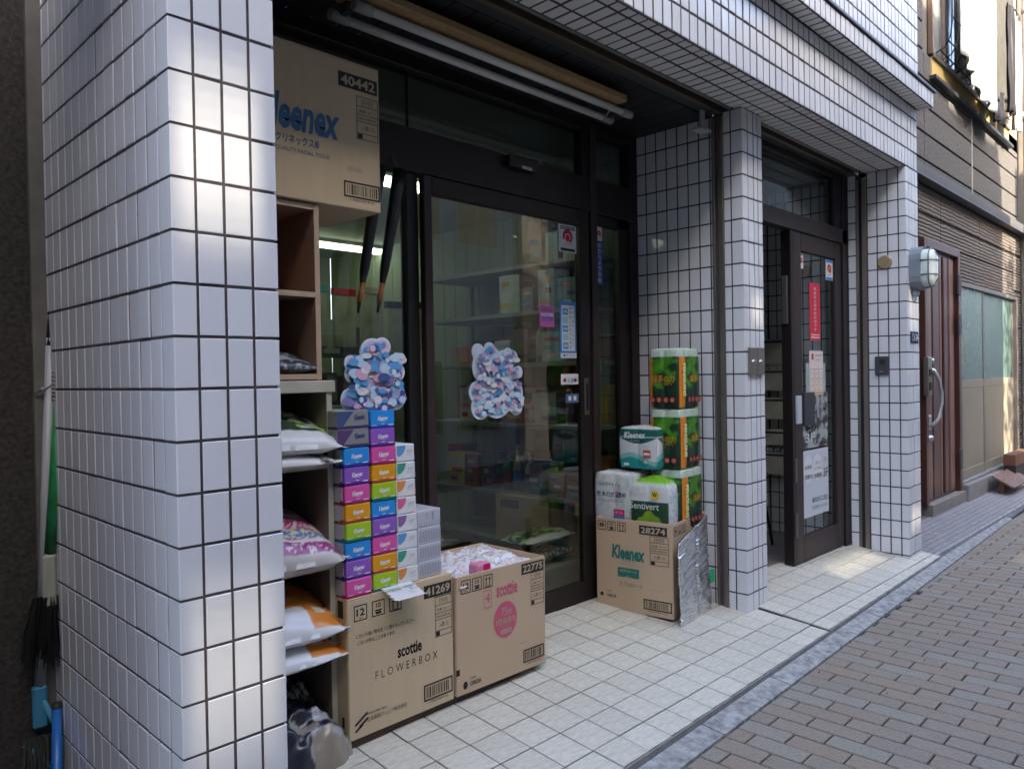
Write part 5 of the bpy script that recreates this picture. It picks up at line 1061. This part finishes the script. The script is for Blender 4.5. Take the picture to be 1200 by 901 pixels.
def cloth(nm,label,x0,x1,z0,z1,y,M,seed,sk=0.,cat='laundry',nx=22,nz__=26,group=None):
    b=MB(); vs=[]
    for j in range(nz__+1):
        for i in range(nx+1):
            a,d=i/nx,j/nz__; x=x0+(x1-x0)*a+.12*noise.noise(V(d*3,seed,a)); z=z0+(z1-z0)*d+(sk*(a-.5))*(1-d)+.15*math.sin(a*7+seed)*(1-d)
            yy=y+.18*math.sin(a*15+seed)*(1.1-d*.6)+.16*noise.noise(V(a*4,d*3,seed)); vs.append((x,yy,z))
    k=len(vs); vs+=[(x,yy+.05,z) for x,yy,z in vs]; fs=[(j*(nx+1)+i,j*(nx+1)+i+1,(j+1)*(nx+1)+i+1,(j+1)*(nx+1)+i) for j in range(nz__) for i in range(nx)]; fs+=[tuple(k+q for q in f[::-1]) for f in fs]
    for l in ([i for i in range(nx+1)],[nx+j*(nx+1) for j in range(nz__+1)],[j*(nx+1) for j in range(nz__,-1,-1)]):
        for a_,c_ in zip(l,l[1:]): fs.append((a_,k+a_,k+c_,c_))
    b.add(vs,fs,M,True); return tag(b.build(nm,loc=((x0+x1)/2,y,z0)),label,cat,group)
CW=mat('white_towel',(.50,.49,.46),.9,bump=.3,bscale=60); CG=mat('grey_green_cloth',(.040,.038,.030),.9,var=.2,scale=12); CK=mat('navy_cloth',(.004,.004,.008),.9)
cloth('white_sheet','long white sheet hanging at the left end of the drying rack',62.6,66.4,35.4,50,1.75,CW,1,-1)
cloth('white_towel','broad white towel hanging in the middle of the drying rack',65.6,72.7,33.8,49.5,1.7,CW,2,-.8)
cloth('grey_jacket','grey green jacket hanging beside the broad white towel',73.3,79.6,35.6,46,1.75,CG,3,1.2)
cloth('navy_trousers','dark navy trousers hanging low under the grey green jacket',72.6,76.6,33.2,36.2,1.8,CK,4,.3)
cloth('navy_shirt','dark navy shirt between the jacket and the right white towel',77.6,80.4,35.0,45.0,1.6,CK,6,.4)
cloth('white_towel','narrow white towel hanging at the right end of the drying rack',80.4,84.0,34.2,45,1.8,CW,5,.6)
# ================================================================ ACROSS THE STREET (seen in the glass, blocks the sun)
YO=-43.
def hit(p):
    t_=(YO-p[1])/sdir.y; return p[0]+sdir.x*t_,p[2]+sdir.z*t_
def hole(p,q):      # added opening, placed so sun through it falls between p and q
    a=hit(p); c_=hit(q); return min(a[0],c_[0]),max(a[0],c_[0]),min(a[1],c_[1]),max(a[1],c_[1])
HOLES=[hole((-.2,0,12.9),(1.75,0,18.3)),hole((-.1,0,2.2),(2.0,0,8.6)),hole((42.4,0,12.3),(44.4,0,17.6)),hole((42.4,0,1.0),(44.4,0,3.6)),
       hole((34.6,.3,0.0),(41.8,3.3,.3)),hole((58.2,3.3,1.6),(64.5,3.3,3.8)),hole((26.5,1.9,12.8),(27.8,1.9,15.2)),hole((46,-6,-.5),(58,-3.4,-.5))]
A1=thing('opposite_block','tall plain building across the street, left part, with openings added for sun patches','building',(-60,YO,0))
def holed(x0,x1,z0,z1,holes,y,th,M,parent):
    xs=sorted({x0,x1,*[h[0] for h in holes],*[h[1] for h in holes]}); zs_=sorted({z0,z1,*[h[2] for h in holes],*[h[3] for h in holes]}); b=MB()
    for a,c_ in zip(xs,xs[1:]):
        run=None
        for e_,f_ in zip(zs_,zs_[1:]):
            cx,cz=(a+c_)/2,(e_+f_)/2; inside=any(h[0]<cx<h[1] and h[2]<cz<h[3] for h in holes)
            if inside:
                if run: b.box(a,c_,y-th,y,run[0],run[1],M); run=None
            else: run=(run[0],f_) if run else (e_,f_)
        if run: b.box(a,c_,y-th,y,run[0],run[1],M)
    return b.build('wall',parent)
OW1=mat('opposite_beige',(.17,.155,.135),.8,var=.08,scale=2); OW2=mat('opposite_grey',(.30,.30,.31),.8,var=.08,scale=2); OW3=mat('opposite_tan',(.20,.17,.145),.8,var=.08,scale=2)
holed(-60,46,-.9,72,HOLES,YO,1.0,OW1,A1)
b=MB(); AMP={0:.26,1:.14}; LVM=mat('sun_patch_slat_grey',(.25,.25,.26),.6)  # slats added in the openings to thin the sun into soft patches
for h in HOLES:
    z=h[2]; pt=.30
    while z<h[3]:
        f=(z-h[2])/(h[3]-h[2]); cov=1-AMP.get(HOLES.index(h),.20)*math.sin(math.pi*min(1,max(0,f)))**1.3; b.box(h[0],h[1],YO-.62,YO-.60,z,z+pt*cov,LVM); z+=pt
b.build('sun_patch_slats',A1,kind='stuff')
def owin(parent,x0,x1,y,xs,zs_,w,h,M=None):
    M=M or mat('opposite_window_glass',(.03,.035,.04),.08,spec=.8); F_=flat((.45,.45,.44),'opposite_window_frame')
    for x in xs:
        for z in zs_:
            f=MB(); f.box(x-.15,x+w+.15,y,y+.15,z-.15,z+h+.15,F_); fo_=f.build('window',parent)
            f=MB(); f.box(x,x+w/2-.1,y+.15,y+.18,z,z+h,M); f.box(x+w/2+.1,x+w,y+.15,y+.18,z,z+h,M); f.build('pane',fo_)
owin(A1,-60,46,YO,[-8,6,34],[7,],8,9); 
A2=thing('opposite_block','lower grey building across the street, middle part','building',(46,YO,0)); b=MB(); b.box(46.0,68.6,YO-5,YO+.4,-.9,65.0,OW2); b.build('wall',A2); owin(A2,0,0,YO+.4,[48.5,58.5],[4,28,50],7,9)
B_=thing('opposite_block','tan building across the street, right of the narrow gap','building',(75.8,YO,0)); b=MB(); b.box(76.2,150,YO-5,YO+.2,-.9,64.5,OW3); b.build('wall',B_); owin(B_,0,0,YO+.2,[79,91,103,115,127],[4,28,50],7,9)
D_=thing('opposite_block','grey building far behind the gap across the street','building',(60,-100,0)); b=MB(); b.box(60,300,-115,-100,-.9,64,OW1); b.build('wall',D_); owin(D_,0,0,-100,[66,80,94,108,122,136,150,164],[8,30,50],7,9)
E_=thing('opposite_block','long dark grey building at the far right end across the street','building',(150,YO,0)); b=MB(); b.box(150.5,420,YO-20,YO+1,-.9,88,mat('opposite_dark_grey',(.22,.215,.21),.8,var=.08,scale=2)); b.build('wall',E_); owin(E_,0,0,YO+1,[158+14*k for k in range(9)],[4,28,50],8,9)
C_=thing('opposite_block','grey building at the far left end across the street','building',(-130,YO,0)); b=MB(); b.box(-160,-60.5,YO-30,YO,-.9,80,OW2); b.build('wall',C_)
b=MB(); b.box(-60,46,YO-30,YO-20,-.9,40,OW1); 
# street tree in the gap across the road: its leaves break up the sun on the neighbour's wall
tr=thing('street_tree','young leafy tree in the gap between two buildings across the street','tree',(71.5,-50,-.5)); LF=mat('leaf_green',(.06,.11,.03),.6,tint=.3)
b=MB(); b.tube([(71.5,-50,-.9),(71.7,-50,14),(71.3,-50,26),(71.8,-50,40)],[.6,.5,.35,.12],flat((.09,.07,.05),'bark_brown'),8); b.build('trunk',tr)
b=MB(); r2=random.Random(3)
for k in range(1500):
    p=V(71.6+r2.gauss(0,1.7),-50+r2.gauss(0,1.2),r2.uniform(12,60)); a=V(r2.uniform(-1,1),r2.uniform(-1,1),r2.uniform(-1,1)).normalized(); c_=a.cross(V(r2.uniform(-1,1),r2.uniform(-1,1),r2.uniform(-1,1))).normalized(); l=r2.uniform(.4,.8)
    b.add([p-a*l,p+c_*l*.4,p+a*l,p-c_*l*.4],[(0,1,2,3)],LF)
b.build('crown',tr,kind='stuff')
# ================================================================ SHOP INTERIOR
RX0,RX1,RY0,RY1,RZ0,RZ1=2.2,27.4,8.2,38.,.74,20.6
IW=mat('shop_wall_cream_green',(.27,.31,.225),.75,var=.05,scale=1); 
b=MB(); b.box(RX0,RX1,RY0,RY1,RZ0-.3,RZ0,mat('shop_floor_vinyl',(.16,.15,.13),.4,var=.1,scale=3)); b.build('shop_floor',loc=(10,20,RZ0),kind='structure')
b=MB(); b.box(RX0,RX1,RY0,RY1,RZ1,RZ1+.3,mat('shop_ceiling_white',(.45,.47,.42),.8)); b.build('shop_ceiling',loc=(10,20,RZ1),kind='structure')
b=MB(); b.box(RX0,RX1,RY1,RY1+.4,RZ0,RZ1,IW); b.build('shop_back_wall',loc=(10,RY1,RZ0),kind='structure')
b=MB(); b.box(RX0-.4,RX0,RY0,RY1,RZ0,RZ1,IW); b.build('shop_left_wall',loc=(RX0,20,RZ0),kind='structure')
rwl=MB(); rwl.box(RX1+.06,RX1+.3,RY0,RY1,RZ0,23,IW); rwl=rwl.build('shop_right_wall',loc=(RX1,20,RZ0),kind='structure')
for k in range(26): b=MB(); b.box(RX1,RX1+.06,RY0+k*1.14+.02,RY0+(k+1)*1.14-.02,RZ0,RZ1,IW,.02); b.build('wall_board',rwl)
b=MB(); b.box(2.2,27.4,9.4,9.5,20.0,23,mat('lintel_plaster',(.42,.42,.36),.8)); b.box(2.2,27.4,8.2,9.5,22.9,23,BLACK); b.build('shop_lintel_back',loc=(10,8.2,21),kind='structure')
EM=mat('lit_tube',(.9,.95,.85),.5,emit=((.90,1.0,.74),1.2))
for k,(x,y,lb) in enumerate(((10.5,14.5,'lit fluorescent ceiling lamp near the shop window'),(18.5,31,'lit fluorescent ceiling lamp at the back of the shop'),(8,23,'lit fluorescent ceiling lamp in the middle of the shop'))):
    t=thing('ceiling_lamp',lb,'lamp',(x,y,20.2)); b=MB(); b.box(x,x+9,y-.5,y+.5,20.35,20.58,flat((.6,.62,.58),'lamp_body_white')); b.build('body',t)
    for dy in (-.28,.28): b=MB(); b.tube([(x+.2,y+dy,20.18),(x+8.8,y+dy,20.18)],.13,EM,8); b.build('tube',t)
SM=mat('shelf_white_metal',(.24,.25,.23),.5)
gd=thing('wall_gondola','white metal shelf rack along the right wall inside the shop','shelf rack',(23.4,8.7,RZ0))
BZ=[2.15,4.70,8.45,11.7,14.4,16.9]
for z in BZ: b=MB(); b.box(23.4,27.0,8.75,21.0,z-.22,z,SM,.02); b.build('shelf_board',gd)
for y in (8.75,12.8,16.9,21): b=MB(); b.box(26.8,27.1,y-.1,y+.1,RZ0,17.6,SM); b.build('upright',gd)
b=MB(); b.box(23.3,27.2,8.6,8.74,RZ0,2.15,SM,.02); b.build('end_panel',gd)
bs=thing('back_shelf','dark shelf rack across the back of the shop full of boxes and packets','shelf rack',(9,26,RZ0))
for z in (3.5,6.6,9.6,12.6): b=MB(); b.box(5,24,26,28.6,z-.2,z,mat('shelf_dark_metal',(.10,.10,.09),.6)); b.build('shelf_board',bs)
for x in (5,11.3,17.6,24): b=MB(); b.box(x-.1,x+.1,28.4,28.6,RZ0,15,SM); b.build('upright',bs)
r3=random.Random(11)
PAL=[('blue',(.03,.14,.45)),('white',(.55,.57,.58)),('red',(.42,.02,.03)),('yellow',(.55,.38,.02)),('green',(.03,.22,.05)),('orange',(.5,.18,.02)),('violet',(.13,.05,.25)),('pale blue',(.25,.40,.55)),('black',(.02,.02,.025)),('beige',(.38,.32,.22)),('pink',(.5,.14,.26)),('silver grey',(.32,.33,.35)),('brown',(.16,.08,.04)),('turquoise',(.02,.28,.28))]
SHN={0:'base',1:'lowest raised',2:'middle',3:'upper',4:'high',5:'topmost'}
def packet(kind,cn,col,x,y,z,w,d,h,where,grp):
    t=thing(kind,f'{cn} {kind.replace("_"," ")} {where}',kind.replace('_',' '),(x,y,z),r3.uniform(-.12,.12),group=grp)
    gy=sum(col)/3; C=mat('pack_'+cn.replace(' ','_'),tuple((c*.65+gy*.35)*.85+.01 for c in col),.35,var=.15,scale=30); c2=r3.choice(PAL)[1]; C2=flat(c2); b=MB()
    if kind=='bottle':
        r=min(w,d)/2; b.lathe((0,0,0),[(0,0),(r,0),(r,h*.55),(r*.85,h*.66),(r*.35,h*.78),(r*.3,h*.92),(0,h*.92)],C,14); b.build('body',t,local=True)
        b=MB(); b.lathe((0,0,0),[(r*.38,h*.90),(r*.38,h),(0,h)],C2,10); b.build('cap',t,local=True); b=MB(); b.lathe((0,0,0),[(r*1.01,h*.15),(r*1.01,h*.45)],C2,14); b.build('label_band',t,local=True)
    elif kind=='pump_bottle':
        r=w/2; b.lathe((0,0,0),[(0,0),(r,0),(r,h*.6),(r*.5,h*.70),(r*.35,h*.75),(0,h*.75)],C,14); b.build('body',t,local=True); b=MB(); b.tube([(0,0,h*.74),(0,0,h*.95)],.05,WHITE,6); b.tube([(0,0,h*.94),(-.3,0,h*.93)],.06,WHITE,6); b.build('pump',t,local=True)
    else:
        b.box(-w/2,w/2,-d/2,d/2,0,h,C,.03); b.build('carton',t,local=True); b=MB()
        for s_ in range(3): b.rect(V(-w/2,r3.uniform(-.2,.2)*d,h*(.2+.28*s_)),-Y_,Z_,d*r3.uniform(.3,.8),h*.13,flat(r3.choice(PAL)[1]),.008+.002*s_); b.rect(V(r3.uniform(-.1,.1)*w,-d/2,h*(.2+.28*s_)),X_,Z_,w*r3.uniform(.3,.8),h*.13,flat(r3.choice(PAL)[1]),.008+.002*s_)
        b.build('print',t,local=True)
    return t
# front items on the right-hand rack, nearest the glass first
rows={1:['box','box','box','bottle','bottle','bottle','box','box','box'],2:['bottle','pump_bottle','box','bottle','box','pump_bottle','box','box'],3:['box','box','bottle','box','box','box'],4:['box','box','box','box'],5:['box','box','box']}
for lv,kinds in rows.items():
    y=9.5; names=PAL[:]; r3.shuffle(names)
    for k,kd in enumerate(kinds):
        cn,col=names[k%len(names)]; dd=r3.uniform(.9,1.5) if kd=='box' else r3.uniform(.55,.75); hh={'box':r3.uniform(1.2,2.3),'bottle':r3.uniform(1.5,2.5),'pump_bottle':1.9}[kd]
        packet(kd,cn,col,24.3,y+dd/2,BZ[lv],1.3 if kd=='box' else .62,dd,hh,f'on the {SHN[lv]} board of the rack behind the shop glass','goods on the rack behind the shop glass'); y+=dd+r3.uniform(.12,.35)
for lv in (1,2,3):
    b=MB(); z=BZ[lv]
    y=9.0
    while y<20.5:
        d_=r3.uniform(.7,1.4); h=r3.uniform(1.0,2.4); C=flat(tuple(c*.8 for c in r3.choice(PAL)[1])); b.box(25.2,26.6,y,y+d_-.06,z,z+h,C,.03); y+=d_
    tag(b.build('back_row_goods',gd),kind='stuff')
for i,(cn,col) in enumerate(PAL[:11]):
    packet('box',cn,col,6.3+i*1.6,26.9,[3.5,6.6,9.6,12.6][i%4],1.4,1.5,r3.uniform(1.4,2.4),'on the back shelf of the shop','goods on the back shelf')
for z in (3.5,6.6,9.6,12.6):
    b=MB(); x=5.3
    while x<23.4: w_=r3.uniform(.6,1.6); b.box(x,x+w_-.08,27.7,28.4,z,z+r3.uniform(1,2.5),flat(tuple(c*.7+.03 for c in r3.choice(PAL)[1])),.03); x+=w_
    b.build('back_row_goods',bs,kind='stuff')
# goods on the floor just behind the glass
pillow('soil_bag',(20.9,9.9,2.55),1.9,.95,.55,PRINT,p_dk2,21,label='dark green and white bag on top of the pile behind the sliding door glass',cat='bag',group='bags piled behind the glass',wr=.1)
pillow('soil_bag',(20.8,9.9,3.35),1.8,.95,.55,PRINT,p_green,22,label='black and white bag with green marks in the pile behind the sliding door glass',cat='bag',group='bags piled behind the glass',wr=.1)
pillow('soil_bag',(16.4,9.8,3.0),1.8,1.0,.6,PRINT,p_dark,23,label='dark bag lying left of the bag pile behind the sliding door glass',cat='bag',group='bags piled behind the glass',wr=.1)
b=MB(); b.box(18.6,23.1,8.8,11.0,RZ0+.0,2.1,SM,.05); tag(b.build('low_stand',loc=(20,9.5,RZ0)),'low white stand carrying the bags behind the sliding door glass','stand')
b=MB(); b.box(14.6,18.3,8.9,10.9,RZ0,2.3,CARD,.03); tag(b.build('cardboard_box',loc=(16,9.8,RZ0)),'plain cardboard box under the dark bag behind the sliding door glass','cardboard box')
t=carton('cardboard box with a black number panel standing on the rack side behind the glass',(22.9,11.6,2.2),.6,3.4,2.4,M=CARD2); b=MB(); b.rect(V(0,2.3,2.0),-Y_,Z_,1.3,.4,INK); b.text('22775',V(0,2.3,2.0),-Y_,Z_,1.1,.28,CP,.02); b.build('print',t,local=True)
t=thing('price_tag','small yellow price tag hanging from the lowest raised shelf edge','price tag',(23.3,9.3,4.2)); b=MB(); b.box(23.30,23.34,9.0,9.7,4.0,4.62,flat((.5,.42,.12),'tag_yellow')); b.build('tag',t); b=MB(); b.text('198円',V(23.30,9.35,4.3),-Y_,Z_,.45,.22,INK); b.build('print',t)
# umbrellas hanging just behind the left pane
for k,(x0,z0,x1,z1,lb) in enumerate(((10.72,18.3,9.66,13.25,'dark furled umbrella hanging in front of the left pane, the right one of two'),(9.85,18.3,8.86,13.2,'dark furled umbrella hanging in front of the left pane, nearer the numbered carton'))):
    y=7.0; t=thing('umbrella',lb,'umbrella',(x0,y,z0),group='furled umbrellas in the shop window'); UF=mat('umbrella_navy',(.018,.019,.025),.3,var=.4,scale=12,bump=.6,bscale=25)
    P=[V(x0+(x1-x0)*f,y,z0+(z1-z0)*f) for f in (0,.15,.4,.7,.80)]; b=MB(); b.tube(P,[.25,.24,.21,.17,.10],UF,10); b.build('canopy',t)
    b=MB(); b.tube([(x0,y,z0-.05),(x0+.05,7.5,18.9)],.03,flat((.3,.28,.24),'string'),5); b.build('hanging_string',t)
    P=[V(x0+(x1-x0)*f,y,z0+(z1-z0)*f) for f in (.80,.93)]; b=MB(); b.tube(P,.10,mat('umbrella_wood',(.40,.17,.05),.4),8); b.build('wood_tip',t)
    P=[V(x0+(x1-x0)*f,y,z0+(z1-z0)*f) for f in (.93,1.0)]; b=MB(); b.tube(P,[.07,.04],BLACK,6); b.build('ferrule',t)
t=thing('garden_poles','bundle of thin green plastic garden poles leaning behind the narrow right pane','garden poles',(24,8.6,.8)); 
for k in range(9): b=MB(); b.tube([(22.9+k*.13,8.9,.8),(23.7+.07*k+r3.uniform(-.1,.1),8.6,r3.uniform(9.5,14))],.05,mat('pole_green',(.02,.12,.04),.35),6); b.build('pole',t)
b=MB(); 
for k in range(5): b.box(5.0+k*1.3,6.1+k*1.3,9.2,10.6,RZ0,4.0+k*.4,CARD,.03)
for k,(x,y,w_,h,col) in enumerate(((12.8,17,2.6,5.2,(.36,.30,.20)),(15.9,20,2.2,7.5,(.30,.27,.22)),(9.2,15,2.4,4.2,(.30,.26,.18)))):
    b=MB(); b.box(x,x+w_,y,y+2.4,RZ0,RZ0+h,mat('stock_card_%d'%k,col,.8,var=.1,scale=3),.04); b.box(x+.2,x+w_-.2,y+.2,y+2.2,RZ0+h,RZ0+h+1.3,flat([(.45,.46,.44),(.10,.20,.14),(.35,.12,.08)][k]),.05); tag(b.build('carton_stack',loc=(x+1,y+1,RZ0)),['tall beige carton with a white packet on it inside the shop','taller grey brown carton with a green packet on it inside the shop','low tan carton with a reddish packet on it inside the shop'][k],'carton')
# plastic wrapped goods hanging high behind the left pane
for k in range(7):
    t=thing('hanging_packet','flat clear wrapped packet in the row hanging deep in the shop','packet',(11.4+k*1.7,19.5,12.6),r3.uniform(-.15,.15),group='flat wrapped packets hanging deep in the shop'); b=MB(); hh=r3.uniform(2.2,3.2); b.box(-.7,.7,-.12,.12,0,hh,mat('wrapped_olive',(.24,.25,.15),.25,col2=(.42,.43,.33),scale=8,bump=1,bscale=9),.08); b.build('packet_body',t,local=True); b=MB(); b.box(-.7,.7,-.13,.13,hh,hh+.35,flat(r3.choice(PAL)[1])); b.build('header_card',t,local=True)
for k in range(0): pillow('hanging_packet',(12.2+k*2.6,19.5,13.6+.3*(k%2)),.95,.35,2.6,WRAP,lambda a,d,s:(.30,.32,.20) if nz(a,d,5)>0 else (.42,.44,.34),60+k,nx=14,ny=10,wr=.12,label='clear wrapped packet in the hanging row deep in the shop behind the left pane',cat='packet',group='clear wrapped packets hanging deep in the shop')
# weeds and small litter on the street
for k in range(12):
    x=r3.uniform(13,44); y=r3.uniform(-8,-1.75); zz=-.43; b=MB(); s_=r3.uniform(.02,.04); b.box(x-s_,x+s_,y-s_*.7,y+s_*.7,zz-.03,zz+s_*.6,flat((.35,.34,.32) if k%2 else (.10,.07,.04)),s_*.3); tag(b.build('pebble',loc=(x,y,zz)),'tiny loose pebble or dry leaf scrap on the pavement','pebble','tiny scraps on the pavement')
